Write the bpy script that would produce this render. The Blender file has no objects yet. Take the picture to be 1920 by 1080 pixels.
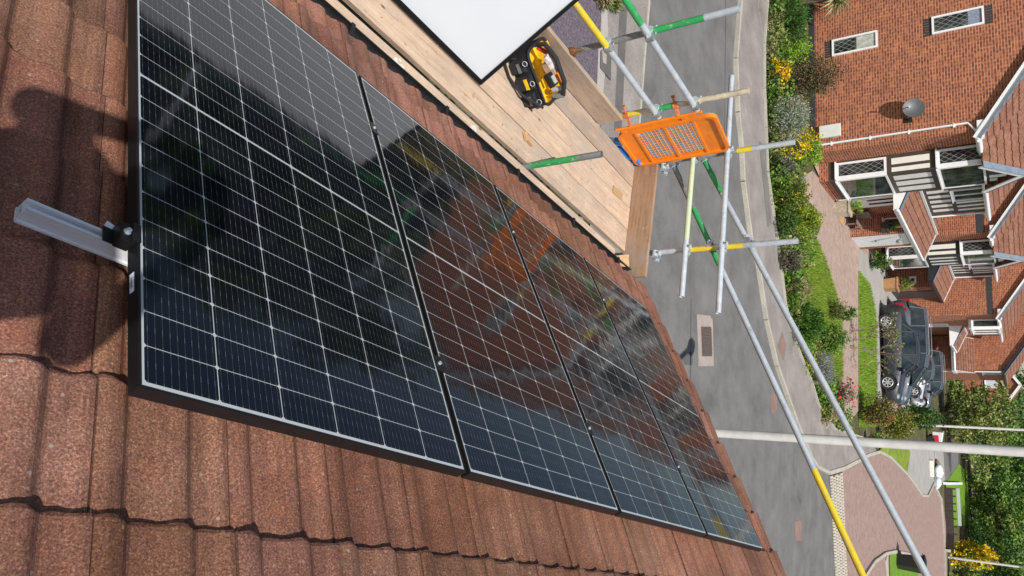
import bpy, math, random
import numpy as np
from mathutils import Vector, Matrix
random.seed(7); rng = np.random.default_rng(7)
S = bpy.context.scene; COL = S.collection
PI = math.pi
# ------------------------------------------------------------------ camera (photo is turned on its side)
YAW, PIT, ROL, FPX = 0.385075, 0.591402, -0.058959, 1384.0
CAM = Vector((-0.7464, -0.1488, 5.0))
ZP = 3.6507; RA = 0.531157; CA, SA = math.cos(RA), math.sin(RA)
cy, sy, cp, sp = math.cos(YAW), math.sin(YAW), math.cos(PIT), math.sin(PIT)
FW = Vector((cy*cp, sy*cp, -sp)); LF = Vector((-sy, cy, 0)); UP = FW.cross(LF)
CR = UP*math.cos(ROL) + LF*math.sin(ROL); CU = -UP*math.sin(ROL) + LF*math.cos(ROL)
cam = bpy.data.objects.new('camera', bpy.data.cameras.new('camera')); COL.objects.link(cam)
cam.matrix_world = Matrix(((CR.x, CU.x, -FW.x, CAM.x), (CR.y, CU.y, -FW.y, CAM.y), (CR.z, CU.z, -FW.z, CAM.z), (0, 0, 0, 1)))
cam.data.sensor_width = 36; cam.data.lens = 36*FPX/1920; cam.data.clip_start = 0.05; cam.data.clip_end = 2000
S.camera = cam
# ------------------------------------------------------------------ light
SUN_AZ, SUN_EL = math.radians(-145), math.radians(56)
SD = Vector((math.cos(SUN_AZ)*math.cos(SUN_EL), math.sin(SUN_AZ)*math.cos(SUN_EL), math.sin(SUN_EL)))
w = bpy.data.worlds.new('World'); S.world = w; w.use_nodes = True
wt = w.node_tree; bg = wt.nodes['Background']
sky = wt.nodes.new('ShaderNodeTexSky'); sky.sky_type = 'NISHITA'; sky.sun_disc = False
sky.sun_elevation = SUN_EL; sky.sun_rotation = math.atan2(SD.x, SD.y); sky.dust_density = .4; sky.ozone_density = 1.5
tcw = wt.nodes.new('ShaderNodeTexCoord'); mpw = wt.nodes.new('ShaderNodeMapping'); mpw.inputs['Scale'].default_value = (2.2, 2.2, 5)
nzw = wt.nodes.new('ShaderNodeTexNoise'); nzw.inputs['Scale'].default_value = 1.6; nzw.inputs['Detail'].default_value = 7
crw = wt.nodes.new('ShaderNodeValToRGB'); crw.color_ramp.elements[0].position = .53; crw.color_ramp.elements[1].position = .72
mxw = wt.nodes.new('ShaderNodeMix'); mxw.data_type = 'RGBA'; mxw.inputs[7].default_value = (14, 14.1, 14.4, 1)
wt.links.new(tcw.outputs['Generated'], mpw.inputs[0]); wt.links.new(mpw.outputs[0], nzw.inputs['Vector'])
dpw = wt.nodes.new('ShaderNodeVectorMath'); dpw.operation = 'DOT_PRODUCT'; dpw.inputs[1].default_value = (-.72, -.62, .0); wt.links.new(tcw.outputs['Generated'], dpw.inputs[0])  # weights the clouds behind the camera, added as fill light for the roof
maw = wt.nodes.new('ShaderNodeMath'); maw.operation = 'MULTIPLY_ADD'; maw.inputs[1].default_value = .19; wt.links.new(dpw.outputs['Value'], maw.inputs[0]); wt.links.new(nzw.outputs[0], maw.inputs[2])
wt.links.new(maw.outputs[0], crw.inputs[0]); wt.links.new(crw.outputs[0], mxw.inputs[0])
wt.links.new(sky.outputs[0], mxw.inputs[6]); wt.links.new(mxw.outputs[2], bg.inputs[0]); bg.inputs[1].default_value = 0.075
sl = bpy.data.lights.new('sun', 'SUN'); sl.energy = 4.6; sl.angle = math.radians(.5); sl.color = (1, .95, .87)
so = bpy.data.objects.new('sun', sl); COL.objects.link(so); so.rotation_euler = SD.to_track_quat('Z', 'Y').to_euler()
S.view_settings.view_transform = 'Standard'; S.view_settings.look = 'None'; S.view_settings.exposure = 0.1; S.view_settings.gamma = 1

# ------------------------------------------------------------------ mapping helpers
def ray(px, py): return FW + CR*((px-960)/FPX) - CU*((py-540)/FPX)
def G(px, py, z=0.0):
    d = ray(px, py); return CAM + d*((z-CAM.z)/d.z)
def depth(p): return (Vector(p)-CAM).dot(FW)
def P(e, s, off=0.0): return Vector((e, s*CA+off*SA, ZP - s*SA + off*CA))
PHI = math.radians(10); HA = Vector((math.cos(PHI), math.sin(PHI), 0)); HB = Vector((-math.sin(PHI), math.cos(PHI), 0)); HO = Vector((20.92, 12.61, 0))
def H(a, b, z): return HO + HA*a + HB*b + Vector((0, 0, z))

# ------------------------------------------------------------------ materials
class X:                                            # tiny arithmetic over shader sockets
    nt = None
    def __init__(s, k): s.k = k
    @staticmethod
    def m(op, *a):
        n = X.nt.nodes.new('ShaderNodeMath'); n.operation = op
        for i, v in enumerate(a):
            if isinstance(v, X): X.nt.links.new(v.k, n.inputs[i])
            else: n.inputs[i].default_value = v
        return X(n.outputs[0])
    def __add__(s, o): return X.m('ADD', s, o)
    def __sub__(s, o): return X.m('SUBTRACT', s, o)
    def __mul__(s, o): return X.m('MULTIPLY', s, o)
    def __truediv__(s, o): return X.m('DIVIDE', s, o)
    def __lt__(s, o): return X.m('LESS_THAN', s, o)
    def __gt__(s, o): return X.m('GREATER_THAN', s, o)
def fr(a): return X.m('FRACT', a)
def ab(a): return X.m('ABSOLUTE', a)
def mx(a, b): return X.m('MAXIMUM', a, b)
def mn(a, b): return X.m('MINIMUM', a, b)
MATS = {}
def newmat(name):
    m = bpy.data.materials.new(name); m.use_nodes = True; X.nt = m.node_tree
    return m, m.node_tree, m.node_tree.nodes['Principled BSDF']
def lk(nt, a, b): nt.links.new(a.k if isinstance(a, X) else a, b)
def noise(nt, co, scale, detail=4, rough=.6, out=0, stretch=None):
    if stretch:
        mp = nt.nodes.new('ShaderNodeMapping'); mp.inputs['Scale'].default_value = stretch; nt.links.new(co, mp.inputs[0]); co = mp.outputs[0]
    n = nt.nodes.new('ShaderNodeTexNoise'); n.inputs['Scale'].default_value = scale; n.inputs['Detail'].default_value = detail
    n.inputs['Roughness'].default_value = rough; nt.links.new(co, n.inputs['Vector']); return n.outputs[out]
def ramp(nt, f, stops):
    r = nt.nodes.new('ShaderNodeValToRGB'); e = r.color_ramp.elements
    while len(e) < len(stops): e.new(.5)
    for i, (p, c) in enumerate(stops):
        e[i].position = p; e[i].color = (*c, 1) if len(c) == 3 else c
    lk(nt, f, r.inputs[0]); return r.outputs[0]
def mixc(nt, f, a, b, mode='MIX'):
    n = nt.nodes.new('ShaderNodeMix'); n.data_type = 'RGBA'; n.blend_type = mode
    for v, i in ((f, 0), (a, 6), (b, 7)):
        if isinstance(v, (int, float)): n.inputs[i].default_value = v
        elif isinstance(v, tuple): n.inputs[i].default_value = (*v[:3], 1)
        else: lk(nt, v, n.inputs[i])
    return n.outputs[2]
def tc(nt, kind='Object'): return nt.nodes.new('ShaderNodeTexCoord').outputs[kind]
def bump(nt, bs, h, st=.4, dist=.01, inp='Normal'):
    b = nt.nodes.new('ShaderNodeBump'); b.inputs['Strength'].default_value = st; b.inputs['Distance'].default_value = dist
    lk(nt, h, b.inputs['Height']); nt.links.new(b.outputs[0], bs.inputs[inp])
def seedco(nt, co):
    oi = nt.nodes.new('ShaderNodeObjectInfo'); v = nt.nodes.new('ShaderNodeVectorMath'); v.operation = 'MULTIPLY_ADD'
    v.inputs[1].default_value = (1, 1, 1); nt.links.new(co, v.inputs[0])
    c = nt.nodes.new('ShaderNodeCombineXYZ')
    mm = X.m('MULTIPLY', X(oi.outputs['Random']), 37.0)
    for i in range(3): lk(nt, mm, c.inputs[i])
    nt.links.new(c.outputs[0], v.inputs[2]); return v.outputs[0], oi.outputs['Random']
def M(name, col, rough=.6, metal=0, var=.25, scale=8, bmp=0, col2=None, spec=.5, detail=5, stretch=None, coat=0):
    if name in MATS: return MATS[name]
    m, nt, b = newmat(name); co = tc(nt); n = noise(nt, co, scale, detail, stretch=stretch)
    c2 = col2 or tuple(max(0, c*(1-var)) for c in col); c1 = col if col2 else tuple(min(1, c*(1+var)) for c in col)
    nt.links.new(ramp(nt, n, [(.32, c2), (.68, c1)]), b.inputs['Base Color'])
    b.inputs['Roughness'].default_value = rough; b.inputs['Metallic'].default_value = metal; b.inputs['Specular IOR Level'].default_value = spec
    if coat: b.inputs['Coat Weight'].default_value = coat; b.inputs['Coat Roughness'].default_value = .05
    if bmp: bump(nt, b, noise(nt, co, scale*4, 4, stretch=stretch), bmp, .01)
    MATS[name] = m; return m

def mat_tile(name, attr=True):                        # granular concrete roof tile
    m, nt, b = newmat(name); co = tc(nt)
    g = noise(nt, co, 210, 4, .85); big = noise(nt, co, 3.2, 5, .65); mid = noise(nt, co, 17, 5, .7)
    c = ramp(nt, g, [(.32, (.05, .026, .02)), (.45, (.15, .076, .055)), (.56, (.25, .13, .088)), (.66, (.42, .285, .21))])
    c = mixc(nt, ramp(nt, big, [(.4, (0, 0, 0)), (.62, (.75, .75, .75))]), c, mixc(nt, 1.0, c, (.62, .55, .50), 'MULTIPLY'))
    c = mixc(nt, ramp(nt, mid, [(.52, (0, 0, 0)), (.72, (.55, .55, .55))]), c, mixc(nt, 1.0, c, (1.35, 1.12, .95), 'MULTIPLY'))
    c = mixc(nt, ramp(nt, noise(nt, co, 9, 6, .8), [(.62, (0, 0, 0)), (.72, (.5, .5, .5))]), c, (.075, .065, .045))
    v = nt.nodes.new('ShaderNodeTexVoronoi'); v.inputs['Scale'].default_value = 21; nt.links.new(co, v.inputs['Vector'])
    c = mixc(nt, ramp(nt, v.outputs[0], [(.05, (.6, .6, .6)), (.11, (0, 0, 0))]), c, (.34, .31, .25))
    a = nt.nodes.new('ShaderNodeAttribute'); a.attribute_name = 'tint'
    c = mixc(nt, 1.0, c, a.outputs['Color'], 'MULTIPLY')
    run = noise(nt, co, 1.0, 5, .7, stretch=(26, 2.2, 2.2))
    c = mixc(nt, ramp(nt, run, [(.5, (0, 0, 0)), (.68, (.55, .55, .55))]), c, mixc(nt, 1.0, c, (.52, .50, .50), 'MULTIPLY'))
    c = mixc(nt, ramp(nt, noise(nt, co, 2.1, 6, .75), [(.54, (0, 0, 0)), (.66, (.42, .42, .42))]), c, mixc(nt, 1.0, c, (1.38, 1.13, .98), 'MULTIPLY'))
    li = noise(nt, co, 34, 5, .8); lp_ = noise(nt, co, 2.6, 3)
    c = mixc(nt, X(ramp(nt, li, [(.58, (0, 0, 0)), (.64, (1, 1, 1))]))*X(ramp(nt, lp_, [(.52, (0, 0, 0)), (.62, (.7, .7, .7))])), c, (.10, .10, .075))
    c = mixc(nt, 1.0, c, (1.26, 1.20, 1.21), 'MULTIPLY')
    nt.links.new(c, b.inputs['Base Color']); b.inputs['Roughness'].default_value = .9; b.inputs['Specular IOR Level'].default_value = .25
    bump(nt, b, X(g)*.6 + X(mid)*.8, .55, .004); MATS[name] = m; return m

def mat_wood(name, c1, c2, c3):                       # sawn board, grain along local x
    m, nt, b = newmat(name); co, rnd = seedco(nt, tc(nt))
    g = noise(nt, co, 6, 8, .75, stretch=(.55, 8.5, 6)); f = noise(nt, co, 3, 5, .65, stretch=(.8, 2, 2)); d = noise(nt, co, 22, 5, .7)
    c = ramp(nt, g, [(.25, c3), (.45, c2), (.7, c1)])
    c = mixc(nt, ramp(nt, f, [(.42, (0, 0, 0)), (.7, (.7, .7, .7))]), c, mixc(nt, 1.0, c, (.68, .68, .70), 'MULTIPLY'))
    c = mixc(nt, ramp(nt, d, [(.6, (0, 0, 0)), (.78, (.5, .5, .5))]), c, (.17, .13, .10))
    v = nt.nodes.new('ShaderNodeTexVoronoi'); v.inputs['Scale'].default_value = 2.6; mp = nt.nodes.new('ShaderNodeMapping'); mp.inputs['Scale'].default_value = (1, 2.4, 1)
    nt.links.new(co, mp.inputs[0]); nt.links.new(mp.outputs[0], v.inputs['Vector'])
    c = mixc(nt, ramp(nt, v.outputs[0], [(.035, (.9, .9, .9)), (.075, (0, 0, 0))]), c, (.085, .045, .025))
    dirt = noise(nt, co, 1.7, 6, .75); sp = noise(nt, co, 55, 3, .8)
    c = mixc(nt, ramp(nt, dirt, [(.46, (0, 0, 0)), (.64, (.75, .75, .75))]), c, (.37, .32, .275))
    c = mixc(nt, ramp(nt, noise(nt, co, 7, 6, .8), [(.63, (0, 0, 0)), (.70, (.65, .65, .65))]), c, (.66, .60, .53))
    c = mixc(nt, ramp(nt, sp, [(.66, (0, 0, 0)), (.74, (.7, .7, .7))]), c, (.14, .11, .09))
    c = mixc(nt, 1.0, c, ramp(nt, X(rnd), [(0, (.78, .79, .80)), (1, (1.12, 1.08, 1.03))]), 'MULTIPLY')
    nt.links.new(c, b.inputs['Base Color']); b.inputs['Roughness'].default_value = .85; b.inputs['Specular IOR Level'].default_value = .2
    bump(nt, b, X(g) + X(d)*.4, .45, .003); MATS[name] = m; return m

def mat_brick(name, c1, c2, mort, w_=.225, h_=.075, sc=1.0, dark=(.13, .045, .03)):
    m, nt, b = newmat(name); uv = tc(nt, 'UV')
    t = nt.nodes.new('ShaderNodeTexBrick'); t.inputs['Scale'].default_value = sc; t.inputs['Brick Width'].default_value = w_; t.inputs['Row Height'].default_value = h_
    t.inputs['Mortar Size'].default_value = .006; t.inputs['Mortar Smooth'].default_value = .2; t.inputs['Bias'].default_value = 0
    t.inputs['Color1'].default_value = (*c1, 1); t.inputs['Color2'].default_value = (*c2, 1); t.inputs['Mortar'].default_value = (*mort, 1)
    nt.links.new(uv, t.inputs['Vector'])
    sn = nt.nodes.new('ShaderNodeSeparateXYZ'); nt.links.new(uv, sn.inputs[0])
    # dark heart of each brick (a burnt facing brick) from the brick's own grid
    v = X(sn.outputs[1])/h_; row = X.m('FLOOR', v); u = X(sn.outputs[0])/w_ + X.m('MODULO', row, 2.0)*.5
    uu = ab(fr(u) - .5); vv = ab(fr(v) - .5)
    heart = mn(mx(X(None or (uu*-1.0 + .40).k)*14.0, 0.0), 1.0) * mn(mx((vv*-1.0 + .36)*12.0, 0.0), 1.0)
    nz = noise(nt, uv, 3.0, 3); pick = noise(nt, uv, 7.0, 1)
    c = mixc(nt, heart*mn(mx((X(pick)-.34)*4.2, 0.0), .85), t.outputs[0], dark)
    c = mixc(nt, ramp(nt, nz, [(.4, (0, 0, 0)), (.65, (.6, .6, .6))]), c, mixc(nt, 1.0, c, (.68, .68, .70), 'MULTIPLY'))
    c = mixc(nt, ramp(nt, noise(nt, uv, 1.1, 5, .7, stretch=(2.2, .7, 1)), [(.5, (0, 0, 0)), (.72, (.5, .5, .5))]), c, mixc(nt, 1.0, c, (.70, .74, .78), 'MULTIPLY'))
    c = mixc(nt, ramp(nt, noise(nt, uv, 4.4, 1), [(.62, (0, 0, 0)), (.7, (.7, .7, .7))]), c, mixc(nt, 1.0, c, (1.25, 1.15, 1.0), 'MULTIPLY'))
    nt.links.new(c, b.inputs['Base Color']); b.inputs['Roughness'].default_value = .85; b.inputs['Specular IOR Level'].default_value = .2
    bump(nt, b, X(t.outputs[1])*-1.0, .4, .006); MATS[name] = m; return m

def mat_ground(name, stops, scale, fine=90, bmp=.3, rough=.9, extra=None, stretch=None):
    m, nt, b = newmat(name); co = tc(nt)
    c = ramp(nt, noise(nt, co, scale, 6, .65, stretch=stretch), stops)
    f = noise(nt, co, fine, 3, .8)
    c = mixc(nt, 1.0, c, ramp(nt, f, [(.25, (.62, .62, .62)), (.5, (1, 1, 1)), (.75, (1.35, 1.35, 1.35))]), 'MULTIPLY')
    if extra: c = extra(nt, co, c)
    nt.links.new(c, b.inputs['Base Color']); b.inputs['Roughness'].default_value = rough; b.inputs['Specular IOR Level'].default_value = .25
    if bmp: bump(nt, b, f, bmp, .01)
    MATS[name] = m; return m

def mat_pv():                                         # cells, white grid, busbars behind glass; local x across, y along
    m, nt, b = newmat('pv_glass'); co = tc(nt); s = nt.nodes.new('ShaderNodeSeparateXYZ'); nt.links.new(co, s.inputs[0])
    x, y = X(s.outputs[0]), X(s.outputs[1])
    mx_, L = .0115, 1.891; pw = (1.04-2*mx_)/6; half = L/2; pl = (half-.0125-.006)/11
    u = (x-mx_)/pw; yy = ab(y-half)-.0032; v = yy/pl
    du = ab(fr(u+.5)-.5)*pw; dv = ab(fr(v+.5)-.5)*pl
    grid = mx(mx(du < .00112, dv < .00085), (du+dv) < .0068)
    outside = mx(mx(yy < 0.0, (yy - 11*pl) > 0.0), mx((x-mx_) < 0.0, (x-(1.04-mx_)) > 0.0))
    line = mx(grid, outside)
    bb = ab(fr(u*10.0)-.5)*(pw/10) < .00045
    dot = (ab(fr(v*2.0+.5)-.5) < .16)*.6 + .35
    cell = ramp(nt, noise(nt, co, 2.0, 2), [(.35, (.003, .0035, .006)), (.65, (.005, .0055, .009))])
    uc = X.m('FLOOR', u); vc = X.m('FLOOR', y/pl)
    wn = nt.nodes.new('ShaderNodeTexWhiteNoise'); cb = nt.nodes.new('ShaderNodeCombineXYZ'); lk(nt, uc, cb.inputs[0]); lk(nt, vc, cb.inputs[1]); nt.links.new(cb.outputs[0], wn.inputs[0])
    cell = mixc(nt, 1.0, cell, ramp(nt, wn.outputs[0], [(0, (.75, .75, .8)), (1, (1.3, 1.3, 1.4))]), 'MULTIPLY')
    c = mixc(nt, bb*dot, cell, (.15, .155, .17)); c = mixc(nt, line, c, (.44, .47, .48))
    dz = noise(nt, co, 6, 6, .7)
    c = mixc(nt, ramp(nt, dz, [(.55, (0, 0, 0)), (.85, (.010, .010, .010))]), c, (.35, .32, .28))
    nt.links.new(c, b.inputs['Base Color']); b.inputs['Roughness'].default_value = .6; b.inputs['Specular IOR Level'].default_value = 0
    b.inputs['Coat Weight'].default_value = .9; b.inputs['Coat Roughness'].default_value = .07; b.inputs['Coat IOR'].default_value = 1.45
    bn = noise(nt, co, 5, 2, stretch=(1.6, .5, 1)); bump(nt, b, bn, .06, .02, 'Coat Normal'); MATS['pv'] = m; return m

def mat_lead():                                       # window glass with leaded diamonds
    m, nt, b = newmat('leaded_glass'); uv = tc(nt, 'UV'); s = nt.nodes.new('ShaderNodeSeparateXYZ'); nt.links.new(uv, s.inputs[0])
    u, v = X(s.outputs[0])/.15, X(s.outputs[1])/.24
    ln = mx(ab(fr(u+v)-.5) < .045, ab(fr(u-v)-.5) < .045)
    c = mixc(nt, ln*.8, ramp(nt, noise(nt, uv, 2.2, 3), [(.4, (.012, .015, .017)), (.6, (.05, .058, .055)), (.7, (.11, .12, .11))]), (.33, .34, .33))
    nt.links.new(c, b.inputs['Base Color']); b.inputs['Roughness'].default_value = .08
    bump(nt, b, noise(nt, uv, 6, 2), .05, .02); MATS['lead'] = m; return m
def mat_glass(name, c1, c2, rough=.05):
    m, nt, b = newmat(name); co = tc(nt); nt.links.new(ramp(nt, noise(nt, co, 2.5, 3), [(.4, c1), (.62, c2)]), b.inputs['Base Color'])
    b.inputs['Roughness'].default_value = rough; MATS[name] = m; return m
def mat_leaf(name, c, var=.45):
    m, nt, b = newmat(name); a = nt.nodes.new('ShaderNodeAttribute'); a.attribute_name = 'tint'
    co = tc(nt); n = noise(nt, co, 2.3, 3)
    cc = mixc(nt, 1.0, ramp(nt, n, [(.35, tuple(k*(1-var) for k in c)), (.65, tuple(min(1, k*(1+var)) for k in c))]), a.outputs['Color'], 'MULTIPLY')
    nt.links.new(cc, b.inputs['Base Color']); b.inputs['Roughness'].default_value = .55; b.inputs['Specular IOR Level'].default_value = .3
    b.inputs['Subsurface Weight'].default_value = 0
    MATS[name] = m; return m

TILE = mat_tile('concrete_tile')
WOOD = mat_wood('scaffold_board', (.64, .50, .385), (.51, .385, .29), (.26, .18, .13))
WOOD2 = mat_wood('scaffold_board_brown', (.48, .32, .205), (.36, .23, .145), (.15, .085, .05))
WOODN = mat_wood('new_timber', (.66, .43, .21), (.56, .34, .16), (.42, .24, .1))
PV = mat_pv(); LEAD = mat_lead()
BLACK = M('black_anodised', (.009, .009, .010), .4, 0, .2, 20, spec=.3)
BLACKP = M('black_plastic', (.013, .013, .014), .5, 0, .3, 20)
ALU = M('mill_aluminium', (.74, .77, .81), .42, .25, .1, 12, .1, stretch=(1, 30, 30))
def mat_paint(name, c, c2):
    m, nt, b = newmat(name); co, rnd = seedco(nt, tc(nt)); n = noise(nt, co, 9, 4)
    k = mixc(nt, ramp(nt, n, [(.35, (0, 0, 0)), (.7, (1, 1, 1))]), c, c2); ch = noise(nt, co, 26, 6, .75)
    k = mixc(nt, ramp(nt, ch, [(.585, (0, 0, 0)), (.63, (.9, .9, .9))]), k, mixc(nt, noise(nt, co, 60, 2), (.22, .24, .25), (.50, .53, .54)))
    nt.links.new(k, b.inputs['Base Color']); b.inputs['Roughness'].default_value = .5; bump(nt, b, ch, .2, .003); MATS[name] = m; return m
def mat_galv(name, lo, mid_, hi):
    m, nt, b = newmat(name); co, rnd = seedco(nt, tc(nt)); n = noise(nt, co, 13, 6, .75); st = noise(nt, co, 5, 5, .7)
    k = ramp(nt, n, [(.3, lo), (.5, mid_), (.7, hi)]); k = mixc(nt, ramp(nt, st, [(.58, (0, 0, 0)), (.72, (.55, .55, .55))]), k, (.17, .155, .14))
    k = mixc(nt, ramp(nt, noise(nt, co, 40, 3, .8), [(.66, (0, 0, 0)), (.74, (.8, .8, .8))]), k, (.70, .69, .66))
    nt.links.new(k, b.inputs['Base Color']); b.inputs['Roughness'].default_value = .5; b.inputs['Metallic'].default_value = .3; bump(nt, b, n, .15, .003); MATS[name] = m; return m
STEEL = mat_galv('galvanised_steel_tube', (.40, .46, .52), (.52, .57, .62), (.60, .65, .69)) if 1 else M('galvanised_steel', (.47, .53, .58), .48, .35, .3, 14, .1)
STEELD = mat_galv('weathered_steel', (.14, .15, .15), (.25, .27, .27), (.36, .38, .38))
YEL = mat_paint('yellow_paint', (.74, .57, .015), (.60, .45, .05))
GRN = mat_paint('green_paint', (.025, .38, .10), (.04, .24, .09))
PALE = mat_paint('pale_green_paint', (.45, .58, .42), (.52, .55, .34))
CREAM = M('cream_paint', (.50, .43, .33), .6, 0, .3, 14, .1)
ORG = M('orange_paint', (.93, .26, .010), .45, 0, .16, 9, col2=(.72, .20, .02))
WHITE = M('white_upvc', (.80, .81, .82), .4, 0, .04, 3)
WHITEB = M('white_backsheet', (.60, .63, .67), .5, 0, .02, 2)
BRICK = mat_brick('orange_brick', (.50, .17, .07), (.36, .115, .06), (.50, .345, .265))
DBRICK = M('dark_blue_brick', (.035, .035, .04), .7, 0, .3, 15)
BROWN = M('brown_board', (.06, .043, .032), .6, 0, .2, 6)
DARKT = M('black_board', (.022, .022, .026), .5, 0, .2, 6)
RENDER = M('white_render', (.74, .73, .68), .8, 0, .06, 6)
LEADF = M('lead_flashing', (.20, .25, .31), .5, .3, .2, 5)
GREYP = M('grey_plastic', (.42, .44, .44), .5, 0, .1, 5)
GLASS = mat_glass('window_glass', (.015, .02, .02), (.07, .085, .075))
CGLASS = mat_glass('car_glass', (.012, .016, .02), (.03, .045, .05), .03)
RUST = M('rust', (.16, .07, .025), .9, 0, .5, 40, .5)

# ------------------------------------------------------------------ mesh builder
class MB:
    def __init__(s): s.v = []; s.f = []; s.m = []; s.sm = []; s.t = []
    def add(s, vs, fs, mi=0, sm=False, tint=None):
        o = len(s.v); s.v += [tuple(x) for x in vs]
        for f in fs: s.f.append([o+i for i in f]); s.m.append(mi); s.sm.append(sm); s.t.append(tint)
        return s
    def hexa(s, p, mi=0):                             # 8 corners: bottom ring 0-3, top ring 4-7
        return s.add(p, [(3, 2, 1, 0), (4, 5, 6, 7), (0, 1, 5, 4), (1, 2, 6, 5), (2, 3, 7, 6), (3, 0, 4, 7)], mi)
    def frame(s, o, u, v, n, du, dv, dn, mi=0):       # box from ranges along three axes
        p = [o+u*a+v*b+n*c for c in dn for a, b in ((du[0], dv[0]), (du[1], dv[0]), (du[1], dv[1]), (du[0], dv[1]))]
        return s.hexa(p, mi)
    def box(s, c, d, mi=0, rz=0):
        c = Vector(c); u = Vector((math.cos(rz), math.sin(rz), 0)); v = Vector((-math.sin(rz), math.cos(rz), 0))
        return s.frame(c, u, v, Vector((0, 0, 1)), (-d[0]/2, d[0]/2), (-d[1]/2, d[1]/2), (-d[2]/2, d[2]/2), mi)
    def beam(s, p0, p1, w_, h_, mi=0, up=(0, 0, 1)):
        p0, p1 = Vector(p0), Vector(p1); d = (p1-p0); L = d.length; d.normalize(); up = Vector(up)
        v = up.cross(d); v = v.normalized() if v.length > 1e-6 else Vector((1, 0, 0)); n = d.cross(v)
        return s.frame(p0, d, v, n, (0, L), (-w_/2, w_/2), (-h_/2, h_/2), mi)
    def tube(s, pts, r, n=12, mi=0, hollow=False):
        pts = [Vector(p) for p in pts]; rs = r if isinstance(r, (list, tuple)) else [r]*len(pts)
        rings = []; prev = None
        for i, p in enumerate(pts):
            d = (pts[min(i+1, len(pts)-1)]-pts[max(i-1, 0)]).normalized()
            a = prev if prev is not None else (Vector((0, 0, 1)) if abs(d.z) < .9 else Vector((1, 0, 0)))
            u = (a - d*a.dot(d)).normalized(); prev = u; v = d.cross(u)
            rings.append([p+u*(rs[i]*math.cos(2*PI*k/n))+v*(rs[i]*math.sin(2*PI*k/n)) for k in range(n)])
        vs = [q for rg in rings for q in rg]; fs = []
        for i in range(len(pts)-1):
            for k in range(n): fs.append((i*n+k, i*n+(k+1) % n, (i+1)*n+(k+1) % n, (i+1)*n+k))
        s.add(vs, fs, mi, True)
        if hollow:
            for e, i in ((0, 0), (1, len(pts)-1)):
                d = (pts[1]-pts[0]).normalized() if e == 0 else (pts[-2]-pts[-1]).normalized()
                c = pts[i]; inn = [c+(q-c)*.84 for q in rings[i]]; deep = [q+d*.06 for q in inn]
                fs = []
                for k in range(n):
                    k2 = (k+1) % n; fs += [(k, k2, n+k2, n+k), (n+k, n+k2, 2*n+k2, 2*n+k)]
                s.add(rings[i]+inn+deep, fs+[tuple(range(2*n, 3*n))], mi)
        else:
            s.add(rings[0], [tuple(range(n))[::-1]], mi); s.add(rings[-1], [tuple(range(n))], mi)
        return s
    def prism(s, poly, ext, mi=0):
        n = len(poly); poly = [Vector(p) for p in poly]; ext = Vector(ext)
        return s.add(poly+[p+ext for p in poly], [tuple(range(n))[::-1], tuple(range(n, 2*n))]+[(i, (i+1) % n, n+(i+1) % n, n+i) for i in range(n)], mi)
    def sphere(s, c, r, mi=0, nu=12, nv=8):
        c = Vector(c); r = r if isinstance(r, (tuple, list)) else (r, r, r); vs = []; fs = []
        for j in range(nv+1):
            th = PI*j/nv
            for i in range(nu):
                ph = 2*PI*i/nu; vs.append(c+Vector((r[0]*math.sin(th)*math.cos(ph), r[1]*math.sin(th)*math.sin(ph), r[2]*math.cos(th))))
        for j in range(nv):
            for i in range(nu): fs.append((j*nu+i, (j+1)*nu+i, (j+1)*nu+(i+1) % nu, j*nu+(i+1) % nu))
        return s.add(vs, fs, mi, True)
    def build(s, name, mats, parent=None, origin=None, bevel=0, label=None):
        if parent is not None: o0 = Vector(parent['_o']) if '_o' in parent else Vector((0, 0, 0))
        elif origin is not None: o0 = Vector(origin)
        else:
            a = np.array(s.v); o0 = Vector(((a[:, 0].min()+a[:, 0].max())/2, (a[:, 1].min()+a[:, 1].max())/2, a[:, 2].min()))
        me = bpy.data.meshes.new(name); me.from_pydata([tuple(Vector(v)-o0) for v in s.v], [], s.f)
        mats = mats if isinstance(mats, (list, tuple)) else [mats]
        for m in mats: me.materials.append(m)
        me.polygons.foreach_set('material_index', s.m); me.polygons.foreach_set('use_smooth', s.sm)
        nl = len(me.loops); uv = me.uv_layers.new(name='UVMap'); co = np.array(s.v); U = np.zeros((nl, 2))
        for p in me.polygons:
            n = p.normal
            if abs(n.z) > .8: t = Vector((1, 0, 0)); b = Vector((0, 1, 0))
            else: t = Vector((-n.y, n.x, 0)).normalized(); b = n.cross(t)
            for li in p.loop_indices:
                q = co[me.loops[li].vertex_index]; U[li] = (q[0]*t.x+q[1]*t.y+q[2]*t.z, q[0]*b.x+q[1]*b.y+q[2]*b.z)
        uv.data.foreach_set('uv', U.ravel())
        if any(t is not None for t in s.t):
            at = me.attributes.new('tint', 'FLOAT_COLOR', 'FACE')
            arr = np.ones((len(s.t), 4)); arr[:, :3] = [(t if t is not None else (1, 1, 1)) for t in s.t]
            at.data.foreach_set('color', arr.ravel())
        ob = bpy.data.objects.new(name, me); COL.objects.link(ob)
        if parent is not None: ob.parent = parent
        else: ob.location = o0
        ob['_o'] = tuple(o0)
        if bevel:
            bv = ob.modifiers.new('bevel', 'BEVEL'); bv.width = bevel; bv.segments = 2; bv.limit_method = 'ANGLE'
        if label: ob['label'] = label
        return ob
ALL = []
def tag(o, label, cat, group=None):
    o['label'] = label; o['category'] = cat
    if group: o['group'] = group
    return o
def empty(name, loc, label, cat, group=None):
    o = bpy.data.objects.new(name, None); COL.objects.link(o); o.location = loc; o['_o'] = tuple(loc); o.empty_display_size = .2
    return tag(o, label, cat, group)
def struct(o): o['kind'] = 'structure'; return o
def kids(o): return [c for c in bpy.data.objects if c.parent == o]
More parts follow.
